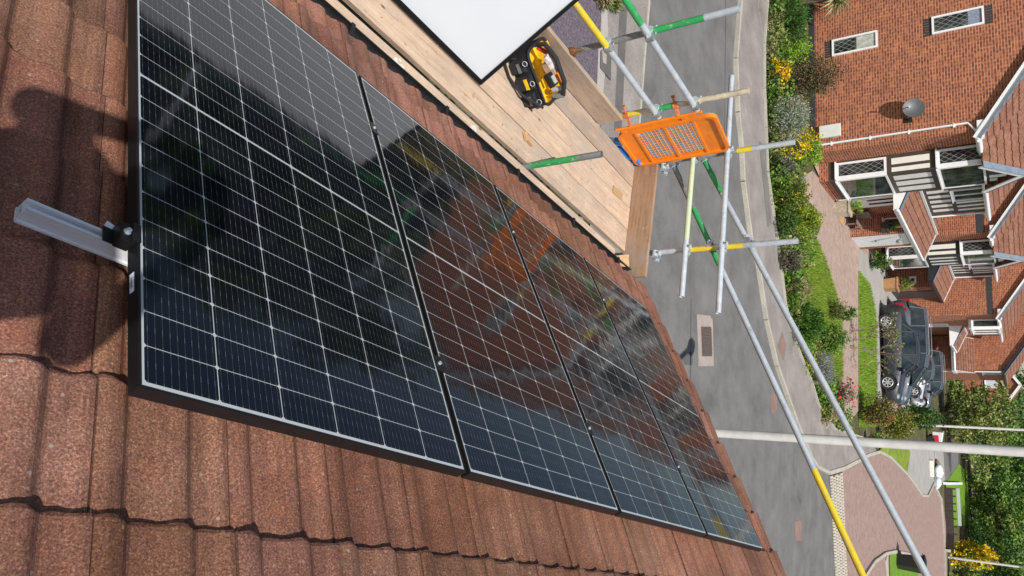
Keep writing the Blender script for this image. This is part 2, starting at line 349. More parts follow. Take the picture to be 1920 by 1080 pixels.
def copytree(o, parent=None):
    c = o.copy(); COL.objects.link(c); c.parent = parent
    for ch in kids(o): copytree(ch, c)
    return c
Z3 = Vector((0, 0, 1))

# ================================================================== GROUND
def sheet(name, poly, z, mat, origin=None):
    mb = MB(); mb.add([(p[0], p[1], z) for p in poly], [tuple(range(len(poly)))])
    if sum(a[0]*b[1]-b[0]*a[1] for a, b in zip(poly, poly[1:]+poly[:1])) < 0: mb.f[0] = mb.f[0][::-1]
    o = struct(mb.build(name, mat, origin=(0, 0, 0)))
    return o
def gp(*pts): return [G(x, y) for x, y in pts]
def road_x(nt, co, c):
    v = nt.nodes.new('ShaderNodeTexVoronoi'); v.feature = 'DISTANCE_TO_EDGE'; v.inputs['Scale'].default_value = .33
    wp = nt.nodes.new('ShaderNodeVectorMath'); wp.operation = 'ADD'; n3 = nt.nodes.new('ShaderNodeTexNoise'); n3.inputs['Scale'].default_value = 1.4; n3.inputs['Detail'].default_value = 6
    nt.links.new(co, n3.inputs['Vector']); nt.links.new(n3.outputs['Color'], wp.inputs[0]); nt.links.new(co, wp.inputs[1]); nt.links.new(wp.outputs[0], v.inputs['Vector'])
    gate = ramp(nt, noise(nt, co, .25, 3), [(.55, (0, 0, 0)), (.66, (.4, .4, .4))])
    c = mixc(nt, X(ramp(nt, v.outputs[0], [(.006, (1, 1, 1)), (.016, (0, 0, 0))]))*X(gate), c, (.05, .05, .052))
    c = mixc(nt, ramp(nt, noise(nt, co, .45, 6, .7), [(.42, (0, 0, 0)), (.75, (.35, .35, .35))]), c, mixc(nt, 1.0, c, (1.2, 1.17, 1.13), 'MULTIPLY'))
    c = mixc(nt, ramp(nt, noise(nt, co, 3.2, 5, .75), [(.64, (0, 0, 0)), (.78, (.3, .3, .3))]), c, (.10, .098, .097))
    c = mixc(nt, ramp(nt, noise(nt, co, 16, 3, .8), [(.70, (0, 0, 0)), (.76, (.8, .8, .8))]), c, (.30, .29, .275))
    return c
ASPH = mat_ground('asphalt', [(.3, (.115, .112, .110)), (.5, (.15, .147, .145)), (.7, (.185, .18, .176))], 1.3, 42, .3, extra=road_x)
PAVE = mat_ground('pavement_tarmac', [(.3, (.19, .172, .158)), (.55, (.26, .24, .225)), (.72, (.32, .295, .275))], 1.1, 45, .25, extra=road_x)
EARTH = mat_ground('garden_soil', [(.3, (.05, .045, .02)), (.5, (.09, .085, .035)), (.7, (.14, .12, .06))], .8, 40, .5)
CONC = mat_ground('concrete', [(.3, (.30, .28, .26)), (.7, (.42, .40, .37))], 1.5, 60, .2)
KERB = mat_ground('kerb_stone', [(.3, (.34, .32, .27)), (.7, (.46, .44, .38))], 2, 50, .2)
GRASSM = mat_ground('lawn_grass', [(.3, (.085, .18, .012)), (.55, (.14, .26, .02)), (.75, (.24, .32, .04))], 2.0, 30, .6)
GRASSY = mat_ground('rough_grass', [(.3, (.11, .17, .02)), (.55, (.2, .26, .035)), (.75, (.33, .33, .09))], 1.6, 25, .6)
DRIVE = mat_brick('drive_block', (.44, .34, .285), (.38, .285, .235), (.30, .23, .19), .2, .1, 1, (.33, .24, .2))
CULB = mat_brick('street_block', (.38, .27, .235), (.33, .23, .20), (.25, .185, .165), .2, .1, 1, (.30, .20, .17))
GRAVEL = mat_ground('slate_chip', [(.3, (.07, .06, .075)), (.5, (.13, .11, .135)), (.7, (.21, .19, .215))], 26, 60, .9)
GREYC = mat_ground('grey_drive', [(.3, (.28, .27, .255)), (.7, (.38, .365, .345))], 1, 60, .2)
big = MB(); big.add([(-400, -400, -.02), (600, -400, -.02), (600, 600, -.02), (-400, 600, -.02)], [(0, 1, 2, 3)])
struct(big.build('ground', EARTH, origin=(0, 0, 0)))
far_kerb = [(1388, -150), (1385, 0), (1376, 111), (1380, 211), (1387, 278), (1390, 340), (1405, 453), (1417, 493), (1433, 598), (1453, 684), (1491, 793), (1518, 858), (1530, 876), (1551, 886)]
near_kerb = [(1222, -60), (1216, 0), (1207, 106), (1199, 211), (1188, 330), (1175, 460)]
nk = gp(*near_kerb); d_ = (nk[-1]-nk[-2]).normalized()
nk_ext = [nk[-1] + Vector((2.2, -5.5, 0)), nk[-1] + Vector((5.0, -12, 0)), nk[-1]+Vector((12, -22, 0))]
road_poly = nk + nk_ext + [Vector((34, -20, 0)), G(1600, 1250), G(1578, 1080), G(1555, 887)] + gp(*far_kerb[::-1])
sheet('road', road_poly, 0.0, ASPH)
# near pavement, drive crossing and gravel bed on our side
sheet('near_pavement', nk + nk_ext + [Vector((3.5, -22, 0)), Vector((6.2, -3, 0)), G(1130, 330), G(1120, 165), G(1128, 60), G(1135, -80)], .012, PAVE)
def kerb(name, pts, wd=.13, ht=.1, label=None):
    mb = MB()
    for a, b in zip(pts[:-1], pts[1:]):
        n = max(1, int((b-a).length/.9)); d = (b-a)/n
        for i in range(n):
            q0 = a+d*i+d*.006; q1 = a+d*(i+1)-d*.006
            mb.beam(q0+Z3*(ht/2-.01), q1+Z3*(ht/2-.01), wd, ht+.02)
    return struct(mb.build(name, KERB, origin=(0, 0, 0)))
kerb('near_kerb', nk+nk_ext[:2], .06, .025)
fk = gp(*far_kerb)
kerb('far_kerb', fk, .10, .09)
pb_px = [(1436, -150), (1433, 0), (1427, 83), (1427, 167), (1430, 240), (1433, 323), (1445, 407), (1457, 490), (1467, 573), (1484, 637), (1500, 678), (1517, 718), (1530, 761), (1560, 804), (1613, 820)]
fp = fk + gp((1578, 878), (1607, 863), (1625, 853), (1640, 845)) + gp((1630, 825)) + gp(*pb_px[::-1])
sheet('far_pavement', [p for p in fp], .07, PAVE)
kerb('corner_kerb', gp((1551, 886), (1578, 878), (1607, 863), (1625, 853), (1646, 847), (1667, 858), (1699, 890), (1727, 929), (1738, 930), (1750, 905)))
kerb('garden_edge', gp(*pb_px), .06, .12)
DARKP = mat_ground('dark_joint_shadow', [(.3, (.085, .085, .09)), (.7, (.12, .12, .125))], 2, 100, .2)  # dark tone for the road joints and the painted lamp shadow
REDP = mat_ground('red_tarmac', [(.3, (.20, .13, .11)), (.7, (.28, .19, .165))], 2, 100, .2)
BEIGE = mat_ground('pale_concrete', [(.3, (.29, .25, .225)), (.7, (.38, .33, .30))], 3, 80, .2)
def patch(name, px, z, mat): return sheet(name, gp(*px), z, mat)
patch('pavement_patch', [(1417, 265), (1431, 275), (1441, 420), (1434, 427)], .076, PAVE2 if 'PAVE2' in globals() else mat_ground('pavement_patchm', [(.3, (.14, .13, .125)), (.7, (.2, .19, .18))], 2, 90, .2))
patch('road_patch', [(1306, 589), (1331, 592), (1336, 600), (1338, 686), (1309, 687)], .005, BEIGE)
patch('lamp_shadow_patch', [(1276, 668), (1284, 661), (1297, 660), (1299, 675), (1297, 685), (1284, 684)], .004, DARKP)  # cast shadow of the lamp head, painted as a dark sheet
patch('pavement_diamond', [(1461, 622), (1469, 646), (1464, 677), (1453, 650)], .076, REDP)
patch('road_stain', [(1446, 735), (1457, 742), (1456, 770), (1447, 775), (1443, 760)], .005, REDP)
patch('road_cover_patch', [(1489, 978), (1502, 975), (1503, 1014), (1491, 1014)], .005, REDP)
DPAVE = mat_ground('dark_pavement', [(.3, (.105, .10, .10)), (.7, (.15, .145, .14))], 2, 100, .2)
patch('dark_strip', [(1163, -40), (1177, -40), (1164, 245), (1150, 245)], .016, DPAVE)  # darker band along the pavement, parallel to the kerb
patch('box_patch', [(1123, 96), (1143, 84), (1142, 152), (1122, 128)], .034, DPAVE)
patch('box_lid', [(1124, 93), (1133, 104), (1133, 122), (1126, 118)], .04, BEIGE)
patch('road_joint', [(1295, 560), (1296.5, 560), (1292, 1080), (1290, 1080)], .004, DARKP)
patch('road_joint', [(1360, 0), (1361.2, 0), (1359, 260), (1358, 260)], .004, DARKP)
# drain cover on the patch
mb = MB(); q = gp((1314, 613), (1331, 613), (1333, 668), (1316, 668)); mb.prism([p+Z3*.006 for p in q], (0, 0, .02))
for i in range(1, 9):
    a = q[0].lerp(q[3], i/9); b = q[1].lerp(q[2], i/9); mb.beam(a+Z3*.03, b+Z3*.03, .035, .012)
for i in range(1, 4):
    a = q[0].lerp(q[1], i/4); b = q[3].lerp(q[2], i/4); mb.beam(a+Z3*.028, b+Z3*.028, .03, .01)
tag(mb.build('drain_cover', M('cast_iron', (.13, .10, .09), .7, .3, .3, 30)), 'rusty rectangular iron drain cover set in the pale concrete road patch', 'drain cover')
# far gardens
sheet('garden_bed', gp(*pb_px) + gp((1625, 800), (1660, 770), (1640, 730), (1576, 712), (1575, 605), (1567, 560), (1545, 490), (1528, 449), (1536, 427), (1530, 393), (1508, 371), (1500, 332), (1515, 250), (1506, 60), (1505, -150)), .02, EARTH)
sheet('front_lawn', gp((1500, 455), (1528, 449), (1545, 490), (1567, 560), (1575, 605), (1576, 712), (1550, 700), (1535, 600), (1515, 540), (1505, 490)), .05, GRASSY)
sheet('block_drive', gp((1500, 332), (1522, 320), (1545, 350), (1560, 385), (1583, 438), (1611, 465), (1608, 510), (1608, 770), (1585, 800), (1576, 711), (1575, 605), (1567, 560), (1545, 490), (1528, 449), (1536, 427), (1530, 393), (1508, 371)), .03, DRIVE)
sheet('clipped_lawn', gp((1608, 507), (1630, 535), (1637, 575), (1641, 600), (1642, 800), (1608, 800)), .04, GRASSM)
sheet('side_path', gp((1611, 466), (1640, 480), (1670, 520), (1680, 560), (1700, 640), (1710, 800), (1642, 800), (1641, 600), (1637, 575), (1630, 535), (1608, 507)), .026, GREYC)
sheet('house_apron', gp((1520, 300), (1556, 300), (1640, 450), (1680, 520), (1611, 466), (1583, 438), (1553, 372)), .034, DRIVE)
# cul-de-sac
sheet('block_street', gp((1578, 880), (1607, 863), (1625, 853), (1646, 847), (1667, 858), (1699, 890), (1727, 929), (1738, 930), (1750, 905), (1768, 935), (1775, 1000), (1776, 1080), (1790, 1300), (1600, 1250), (1587, 1080)), .004, CULB)
sheet('street_sett', gp((1555, 887), (1578, 880), (1582, 980), (1587, 1080), (1610, 1250), (1585, 1250), (1565, 1080), (1560, 980)), .006, EARTH)
mb = MB(); a0, a1, b0, b1 = G(1555, 887), G(1578, 880), G(1565, 1080), G(1587, 1080); SE = M('sett_stone', (.50, .45, .37), .85, 0, .25, 9)
nn = 34
for i in range(-1, 60):
    for k in range(5):
        t = i/nn; u0, u1 = (k+.08)/5, (k+.92)/5; ofs = (.5/nn if k % 2 else 0)
        L0 = a0.lerp(b0, t+ofs+.1/nn); R0 = a1.lerp(b1, t+ofs+.1/nn); L1 = a0.lerp(b0, t+ofs+.88/nn); R1 = a1.lerp(b1, t+ofs+.88/nn)
        q = [L0.lerp(R0, u0), L0.lerp(R0, u1), L1.lerp(R1, u1), L1.lerp(R1, u0)]
        if t > 0: mb.prism([p+Z3*.004 for p in q], (0, 0, .03+random.random()*.012))
struct(mb.build('sett_strip', SE, origin=(0, 0, 0)))
sheet('corner_lawn', gp((1646, 847), (1667, 858), (1699, 890), (1705, 850), (1700, 830), (1660, 822)), .05, GRASSY)
sheet('grey_drive', gp((1700, 888), (1727, 929), (1738, 930), (1750, 905), (1772, 905), (1768, 840), (1700, 835)), .02, GREYC)
sheet('corner_garden', gp((1621, 1077), (1637, 1053), (1658, 1038), (1676, 1034), (1714, 1041), (1725, 1090), (1725, 1250), (1620, 1250)), .02, CULB)
sheet('corner_verge', gp((1666, 1040), (1676, 1036), (1714, 1043), (1725, 1100), (1725, 1250), (1666, 1250)), .05, GRASSM)
kerb('corner_garden_kerb', gp((1612, 1100), (1621, 1077), (1637, 1053), (1658, 1038), (1676, 1034), (1714, 1041)), .14, .09)
kerb('gravel_edge', gp((1660, 1045), (1664, 1090), (1668, 1200)), .5, .05)
sheet('side_lane', gp((1768, 840), (1796, 848), (1797, 905), (1772, 905)), .03, ASPH)
sheet('far_lawn', gp((1772, 905), (1797, 870), (1812, 885), (1820, 985), (1776, 985)), .05, GRASSM)
kerb('far_street_kerb', gp((1750, 905), (1764, 940), (1769, 1000), (1771, 1080)), .3, .09)
# our own front garden
sheet('slate_bed', gp((1030, -80), (1128, -60), (1123, 60), (1119, 90), (1116, 165), (1108, 260), (1090, 330), (960, 330)), .03, GRAVEL)
sheet('garden_path', gp((1123, -60), (1133, -80), (1138, 60), (1130, 165), (1120, 260), (1108, 260), (1116, 165), (1119, 90)), .02, CONC)

# ================================================================== OUR BUNGALOW
bung = empty('bungalow', (2, -1, 0), 'brown tiled bungalow roof in the foreground carrying the black solar panels', 'house')
ROFF = -.146; GAUGE = .286; TW = .30; NOSE0 = -.2
def prof(x):                                         # double roman section, height over the pan
    x = x % TW
    def sm(a, b, t): t = min(1, max(0, (t-a)/(b-a))); return t*t*(3-2*t)
    h = 0
    if x < .05: h = .016+.004*math.sin(PI*x/.05)
    elif x < .078: h = .016*(1-sm(.05, .078, x))
    if .115 < x < .19: h = .017*sm(.115, .18, x)
    elif .19 <= x < .222: h = .017*(1-sm(.19, .222, x))
    if x > .25: h = .014*sm(.25, .285, x)
    return h + .0015*math.sin(x*55)
XS = [0.0, .012, .025, .038, .05, .057, .064, .071, .078, .095, .115, .13, .147, .164, .18, .19, .198, .206, .214, .222, .24, .255, .265, .275, .285, .2975]
mb = MB(); E0, E1 = -2.41+.1, 4.99
ncol = int(round((E1+.01-E0)/TW)); E0 = -.01 - TW*8
cols = [E0+TW*k for k in range(40) if E0+TW*k < 4.9]
nose_s = [NOSE0 + GAUGE*k for k in range(-8, 10)]+[2.55]
eave_nose = nose_s[-1]
for c in cols:
    for sn in nose_s:
        j = random.uniform(-.0025, .0025); js = random.uniform(-.004, .004); je = random.uniform(-.0015, .0015)
        t = random.uniform(.74, 1.2); tint = (t*random.uniform(.95, 1.1), t, t*random.uniform(.9, 1.06))
        top, bot = sn-GAUGE-.02, sn+js; vs = []; m = len(XS); rows = (top, (top+bot)/2, bot-.008, bot, bot)
        for ri, s_ in enumerate(rows):
            for x in XS:
                lift = (s_-top)/(bot-top)*.021
                hh = prof(x)+lift+j - (.004 if ri == 3 else 0)
                if ri == 4: hh = prof(x)*.75 - .012
                edge = .002*math.sin(x*90+sn*7) if ri in (3, 4) else 0
                vs.append(P(c+x+je, s_+edge, ROFF+hh))
        fs = [(r*m+i+1, r*m+i, (r+1)*m+i, (r+1)*m+i+1) for r in range(4) for i in range(m-1)]
        o = len(mb.v); mb.add(vs, fs, 0, False, tint)
        # crack edge of the interlock
        mb.add([P(c+je, top, ROFF+.004), P(c+je, bot, ROFF+.02), P(c+je, bot, ROFF+prof(0)+.021+j), P(c+je, top, ROFF+prof(0)+j)], [(0, 1, 2, 3)], 0, False, (.6, .6, .6))
roof = mb.build('roof_tiles', TILE, bung)
# underlay, back slope, walls
RIDGE_S = nose_s[0]-GAUGE
mb = MB(); UL = ROFF-.03
mb.add([P(E0, RIDGE_S, UL), P(4.98, RIDGE_S, UL), P(4.98, 2.6, UL), P(E0, 2.6, UL)], [(0, 3, 2, 1)])
mb.build('underlay', BLACKP, bung)
rp = P(0, RIDGE_S, ROFF)
mb = MB(); bz = rp.z - 6*math.tan(RA)
mb.add([(E0, rp.y, rp.z), (4.99, rp.y, rp.z), (4.99, rp.y-5, rp.z-5*math.tan(RA)), (E0, rp.y-5, rp.z-5*math.tan(RA))], [(0, 3, 2, 1)], 0, False, (1, 1, 1))
mb.tube([(E0, rp.y, rp.z+.02), (4.99, rp.y, rp.z+.02)], .11, 14)
mb.t = [(1, 1, 1)]*len(mb.f); mb.build('back_slope', TILE, bung)
mb = MB(); zt = P(0, 2.45, ROFF-.05).z; yb = rp.y-4.7; ye = 1.9
g1 = [(0, yb, 0), (0, ye, 0), (0, ye, zt), (0, rp.y, rp.z-.12), (0, yb, rp.z-4.7*math.tan(RA)-.12)]
mb.prism([Vector((E0+.1, p[1], p[2])) for p in g1], (4.72-E0, 0, 0))
mb.build('brick_wall', BRICK, bung)
# gutter (black, half round) with brackets
mb = MB(); yg = 2.19; zg = ZP-1.452; rr = .046; n = 10
for rad, flip in ((rr, 1), (rr-.004, -1)):
    vs = [(xx, yg+rad*math.cos(PI+PI*k/n), zg+rad*math.sin(PI+PI*k/n)) for xx in (E0, 4.93) for k in range(n+1)]
    mb.add(vs, [((k, k+1, n+2+k, n+1+k) if flip > 0 else (k+1, k, n+1+k, n+2+k)) for k in range(n)], 0, True)
mb.frame(Vector((E0, yg+rr-.004, zg)), Vector((1, 0, 0)), Vector((0, 1, 0)), Z3, (0, 4.93-E0), (0, .007), (-.002, .005))
gut = mb.build('gutter', BLACKP, bung)
for k in range(9):
    xx = E0+.45+k*.82; mb = MB(); mb.frame(Vector((xx, yg, zg)), Vector((1, 0, 0)), Vector((0, 1, 0)), Z3, (-.012, .012), (-.02, rr+.008), (-rr-.004, .012)); mb.build('gutter_bracket', BLACKP, gut)
mb = MB(); mb.frame(Vector((4.9, yg, zg)), Vector((1, 0, 0)), Vector((0, 1, 0)), Z3, (-.02, .04), (-rr-.004, rr+.006), (-rr-.004, .006))
mb.build('gutter_end', BLACKP, gut)
# cloaked verge units at the far gable
mb = MB(); mk = MB()
for sn in nose_s:
    t = random.uniform(.85, 1.15); top, bot = sn-GAUGE-.01, sn+.006
    l0, l1 = .018, .046
    mb.hexa([P(4.945, top, ROFF-.02), P(5.035, top, ROFF-.02), P(5.035, bot, ROFF-.005), P(4.945, bot, ROFF-.005), P(4.945, top, ROFF+l0), P(5.035, top, ROFF+l0), P(5.035, bot, ROFF+l1), P(4.945, bot, ROFF+l1)])
    for i in range(6): mb.t[-1-i] = (t, t, t)
    mk.hexa([P(5.036, top+.03, ROFF-.12), P(5.062, top+.03, ROFF-.12), P(5.062, bot, ROFF-.10), P(5.036, bot, ROFF-.10), P(5.036, top+.03, ROFF+l0-.01), P(5.062, top+.03, ROFF+l0-.01), P(5.062, bot, ROFF+l1-.006), P(5.036, bot, ROFF+l1-.006)])
vg = mb.build('verge_tiles', TILE, bung, bevel=.004)
mk.build('verge_clip', BLACKP, bung)

# ================================================================== SOLAR PANELS
L_, W_ = 1.891, 1.04
def panel_parts(root, face, back=False):
    X_, Y_, N_ = Vector((1, 0, 0)), Vector((0, 1, 0)), Z3; o = Vector((0, 0, 0))
    def B(m): 
        return m
    mb = MB(); fw = .0065; d = .035
    for du, dv in (((0, W_), (0, fw)), ((0, W_), (L_-fw, L_)), ((0, fw), (fw, L_-fw)), ((W_-fw, W_), (fw, L_-fw))):
        mb.frame(o, X_, Y_, N_, du, dv, (-d, 0))
    for du, dv in (((fw, .03), (fw, L_-fw)), ((W_-.03, W_-fw), (fw, L_-fw)), ((.03, W_-.03), (fw, .03)), ((.03, W_-.03), (L_-.03, L_-fw))):
        mb.frame(o, X_, Y_, N_, du, dv, (-d, -d+.002))
    f = mb.build('frame', BLACK, None, origin=o, bevel=.0012); f.parent = root
    mb = MB(); mb.frame(o, X_, Y_, N_, (fw, W_-fw), (fw, L_-fw), (-.007, -.0018)); g = mb.build('laminate', face, None, origin=o); g.parent = root
    mb = MB(); mb.frame(o, X_, Y_, N_, (fw, W_-fw), (fw, L_-fw), (-.0085, -.0075)); k = mb.build('backsheet', WHITEB, None, origin=o); k.parent = root
    for q in (() if back else (.25, .52, .79)):
        mb = MB(); mb.frame(o, X_, Y_, N_, (W_*q-.03, W_*q+.03), (L_*.5-.045, L_*.5+.045), (-.026, -.009)); j = mb.build('junction_box', BLACKP, None, origin=o); j.parent = root
    return f
ptxt = ['first black solar panel on the roof, nearest, with the bare rail end at its edge', 'second solar panel from the rail end, between the nearest panel and the third',
        'third solar panel from the rail end, reflecting the orange brick houses', 'last solar panel, beside the gable verge at the far roof end']
sp0 = None
for k in range(4):
    if k == 0:
        sp0 = empty('solar_panel', P(0, 0, 0), ptxt[0], 'solar panel', 'solar panels fixed in a row on the roof'); sp0.rotation_euler = (-RA, 0, 0); panel_parts(sp0, PV); o = sp0
    else:
        o = copytree(sp0); o.location = P(k*1.06, 0, 0); o['label'] = ptxt[k]
for ch in kids(sp0):
    if ch.name.startswith('frame'):
        mb = MB(); mb.frame(Vector((0, 0, 0)), Vector((0, 1, 0)), Z3, Vector((-1, 0, 0)), (.235, .285), (-.026, -.012), (.0005, .0012))
        st = mb.build('barcode_sticker', M('sticker', (.62, .65, .75), .5, 0, .3, 160), None, origin=(0, 0, 0)); st.parent = ch
        mb = MB()
        for i in range(11): mb.frame(Vector((0, 0, 0)), Vector((0, 1, 0)), Z3, Vector((-1, 0, 0)), (.247+i*.0026, .247+i*.0026+(.0014 if i % 3 else .0008)), (-.023, -.017), (.0012, .0015))
        # bars of the sticker stay in its mesh
        st2 = mb.build('bar_print', BLACKP, None, origin=(0, 0, 0)); st2.parent = ch
# rails
def rail(s_, e0, e1, label):
    root = P(e0, s_, 0); mb = MB(); X_ = Vector((1, 0, 0)); Y_ = Vector((0, CA, -SA)); N_ = Vector((0, SA, CA)); z0, z1 = -.084, -.040
    w2 = .0145
    for dv, dn in (((-w2, w2), (z0, z0+.004)), ((-w2, -w2+.003), (z0+.004, z1)), ((w2-.003, w2), (z0+.004, z1)), ((-w2+.003, -.008), (z1-.004, z1)), ((.008, w2-.003), (z1-.004, z1)), ((-w2+.003, w2-.003), (z0+.026, z0+.029)), ((-w2-.004, -w2), (z0+.001, z0+.006)), ((w2, w2+.004), (z0+.001, z0+.006))):
        mb.frame(P(0, s_, 0), X_, Y_, N_, (e0, e1), dv, dn)
    return tag(mb.build('mounting_rail', ALU, origin=root), label, 'rail', 'aluminium rails under the solar panels')
rail(.382, -.205, 4.3, 'silver aluminium rail with its bare end sticking out on the tiles past the nearest panel')
rail(1.53, -.02, 4.3, 'silver aluminium rail hidden under the lower half of the solar panels, near the eave')
# clamps
def endclamp(e, s_):
    r = P(e, s_, 0); X_ = Vector((1, 0, 0)); Y_ = Vector((0, CA, -SA)); N_ = Vector((0, SA, CA))
    root = empty('end_clamp', r, 'black end clamp with silver bolt gripping the nearest panel to the rail', 'clamp')
    mb = MB(); mb.frame(r, X_, Y_, N_, (-.034, -.002), (-.025, .025), (-.037, -.006)); mb.frame(r, X_, Y_, N_, (-.012, .006), (-.025, .025), (.0005, .004)); mb.frame(r, X_, Y_, N_, (-.010, -.002), (-.025, .025), (-.006, .0005))
    mb.frame(r, X_, Y_, N_, (-.055, -.034), (-.02, .02), (-.038, -.034)); mb.build('clamp_body', BLACK, root, bevel=.001)
    mb = MB(); mb.tube([r+X_*-.02+N_*-.006, r+X_*-.02+N_*.004], .0055, 12); mb.tube([r+X_*-.02+N_*-.006, r+X_*-.02+N_*-.003], .008, 12); mb.build('bolt', STEEL, root)
    mb = MB(); mb.beam(r+X_*-.05+Y_*.03+N_*-.034, r+X_*-.012+Y_*.018+N_*-.036, .012, .002); mb.beam(r+X_*-.012+Y_*.018+N_*-.036, r+X_*-.002+Y_*.03+N_*-.022, .012, .002); mb.build('earth_clip', ALU, root)
endclamp(0, .382)
X_ = Vector((1, 0, 0)); Y_ = Vector((0, CA, -SA)); N_ = Vector((0, SA, CA))
mc0 = None; names3 = ['first and second', 'second and third', 'third and fourth']
for k in range(3):
    for i, s_ in enumerate((1.53, .382)):
        r = P((k+1)*1.06-.01, s_, 0); lab = 'black mid clamp between the %s panels, %s' % (names3[k], 'nearer the eave' if i == 0 else 'nearer the ridge')
        if mc0 is None:
            mc0 = empty('mid_clamp', r, lab, 'clamp', 'mid clamps between the solar panels')
            mb = MB(); mb.frame(r, X_, Y_, N_, (-.019, .019), (-.03, .03), (.0008, .004)); mb.frame(r, X_, Y_, N_, (-.007, .007), (-.03, .03), (-.03, .0008)); mb.build('clamp_plate', BLACK, mc0)
            mb = MB(); mb.tube([r+N_*.004, r+N_*.010], .0065, 10); mb.build('bolt', STEEL, mc0)
        else:
            o = copytree(mc0); o.location = r; o['label'] = lab

# ---- spare panel leaning on the guard rail, white back to the roof
PLZ = ZP-1.53                                         # platform top
th = math.radians(55)
lp = empty('loose_solar_panel', (2.47-L_, 2.655, PLZ+.004), 'spare solar panel leaning on the guard rail, plain white back facing the roof', 'solar panel')
panel_parts(lp, PV, True)
# local x (short side) climbs the lean, local y runs back along the platform, face away from the roof
ex = Vector((0, math.cos(th), math.sin(th))); ey = Vector((1, 0, 0)); ez = ex.cross(ey)
lp.matrix_world = Matrix(((ex.x, ey.x, ez.x, 2.47-L_), (ex.y, ey.y, ez.y, 2.655), (ex.z, ey.z, ez.z, PLZ+.004), (0, 0, 0, 1)))

# ================================================================== SCAFFOLD
def board(name, x0, x1, y0, y1, ztop, th_, mat, label, group, vertical=None, bands=True):
    c = Vector(((x0+x1)/2, (y0+y1)/2, ztop-th_)); root = empty(name, c, label, 'scaffold board', group)
    mb = MB(); L = x1-x0; n = max(2, int(L/.35)); W2 = (y1-y0)/2; ph = random.random()*9
    for i in range(n):                                # slightly bowed board
        xa, xb = -L/2+L*i/n, -L/2+L*(i+1)/n
        za, zb = .0025*math.sin(xa*1.7+ph), .0025*math.sin(xb*1.7+ph)
        vs = [(xa, -W2, za), (xb, -W2, zb), (xb, W2, zb), (xa, W2, za), (xa, -W2, za+th_), (xb, -W2, zb+th_), (xb, W2, zb+th_), (xa, W2, za+th_)]
        fs = [(3, 2, 1, 0), (4, 5, 6, 7), (0, 1, 5, 4), (2, 3, 7, 6)]
        if i == 0: fs.append((3, 0, 4, 7))
        if i == n-1: fs.append((1, 2, 6, 5))
        mb.add([Vector(v) for v in vs], fs)
    o = mb.build('plank', mat, None, origin=(0, 0, 0), bevel=.0025); o.parent = root
    return root
grp = 'boards of the scaffold platform'
bt = .038
board('scaffold_board', .2, 4.70, 2.238, 2.376, PLZ-.012, bt, WOOD, 'narrow plank beside the black gutter with two white paint splashes', grp)
labs = ['platform board next to the dark gap and the inner plank', 'second platform board from the dark gap, under the pale wooden peg', 'third platform board from the dark gap, under the tool bag front', 'outermost platform board, against the upright toe board']
for k in range(4):
    board('scaffold_board', .2+random.random()*.1, 4.862, 2.418+k*.2185, 2.418+k*.2185+.2125, PLZ+random.uniform(-.003, .002), bt, WOOD, labs[k], grp)
def toe(name, p0, p1, h_, mat, label):
    p0, p1 = Vector(p0), Vector(p1); d = p1-p0; L = d.length; root = empty(name, (p0+p1)/2, label, 'toe board', 'toe boards around the platform')
    mb = MB(); mb.frame(Vector((0, 0, 0)), Vector((1, 0, 0)), Vector((0, 1, 0)), Z3, (-L/2, L/2), (0, .038), (0, h_))
    o = mb.build('plank', mat, None, origin=(0, 0, 0), bevel=.003); o.parent = root; root.rotation_euler = (0, 0, math.atan2(d.y, d.x)); return root
toe('toe_board', (4.865, 3.30, PLZ-.03), (4.865, 2.165, PLZ-.03), .255, WOOD2, 'brown toe board standing across the far end of the platform')
toe('toe_board', (.2, 3.292, PLZ), (4.10, 3.292, PLZ), .225, WOOD, 'long pale toe board standing along the outer platform edge')
# splashes, patches, block, peg
PLAST = M('white_splash', (.60, .58, .54), .9, 0, .1, 30)
for (px, py, sx, sy_) in ((746, 120, 1, 1), (886, 241, .8, 1)):
    d = ray(px, py); zt_ = PLZ-.0105; c = CAM + d*((zt_-CAM.z)/d.z); mb = MB()
    for i in range(16):
        r = .004+.011*random.random(); q = c+Vector((random.uniform(-.04, .04)*sx, random.uniform(-.026, .026), 0)); n = 9
        vs = [q+Vector((r*1.4*math.cos(2*PI*k/n)*random.uniform(.7, 1.2), r*math.sin(2*PI*k/n)*random.uniform(.7, 1.2), 0)) for k in range(n)]
        mb.prism(vs, (0, 0, .0012+.0006*i))
    tag(mb.build('paint_splash', PLAST), 'white paint splash on the inner plank, %s' % ('nearer the leaning panel foot' if px > 800 else 'nearer the top edge of the photo'), 'splash', 'white splashes on the inner plank')
d = ray(1182, 496); c = CAM+d*((PLZ+.05-CAM.z)/d.z)
mb = MB(); c = Vector((4.765, 2.285, PLZ-.01)); bu = Vector((.92, .39, 0)); bv_ = Vector((-.39, .92, 0)); mb.hexa([c+bu*a+bv_*b+Z3*z for a, b, z in ((-.10, -.05, 0), (.085, -.06, 0), (.085, .055, 0), (-.10, .05, 0), (-.10, -.05, .075), (.055, -.06, .085), (.085, .055, .075), (-.10, .05, .07))])
tag(mb.build('timber_block', WOODN, bevel=.003), 'small offcut block of fresh yellow timber at the corner of the platform by the gutter', 'timber block')
mb = MB(); a = Vector((3.06, 2.56, PLZ+.014)); b = a+Vector((.11, .005, 0)); mb.beam(a+Vector((0, .03, .0)), b, .028, .026); mb.beam(a+Vector((-.01, .05, 0)), a+Vector((.03, .0, 0)), .03, .024)
tag(mb.build('wooden_peg', WOODN, bevel=.003), 'short crooked pale wooden peg lying alone on the platform boards', 'peg')
d = ray(1158, 362); c = CAM+d*((PLZ+.003-CAM.z)/d.z)
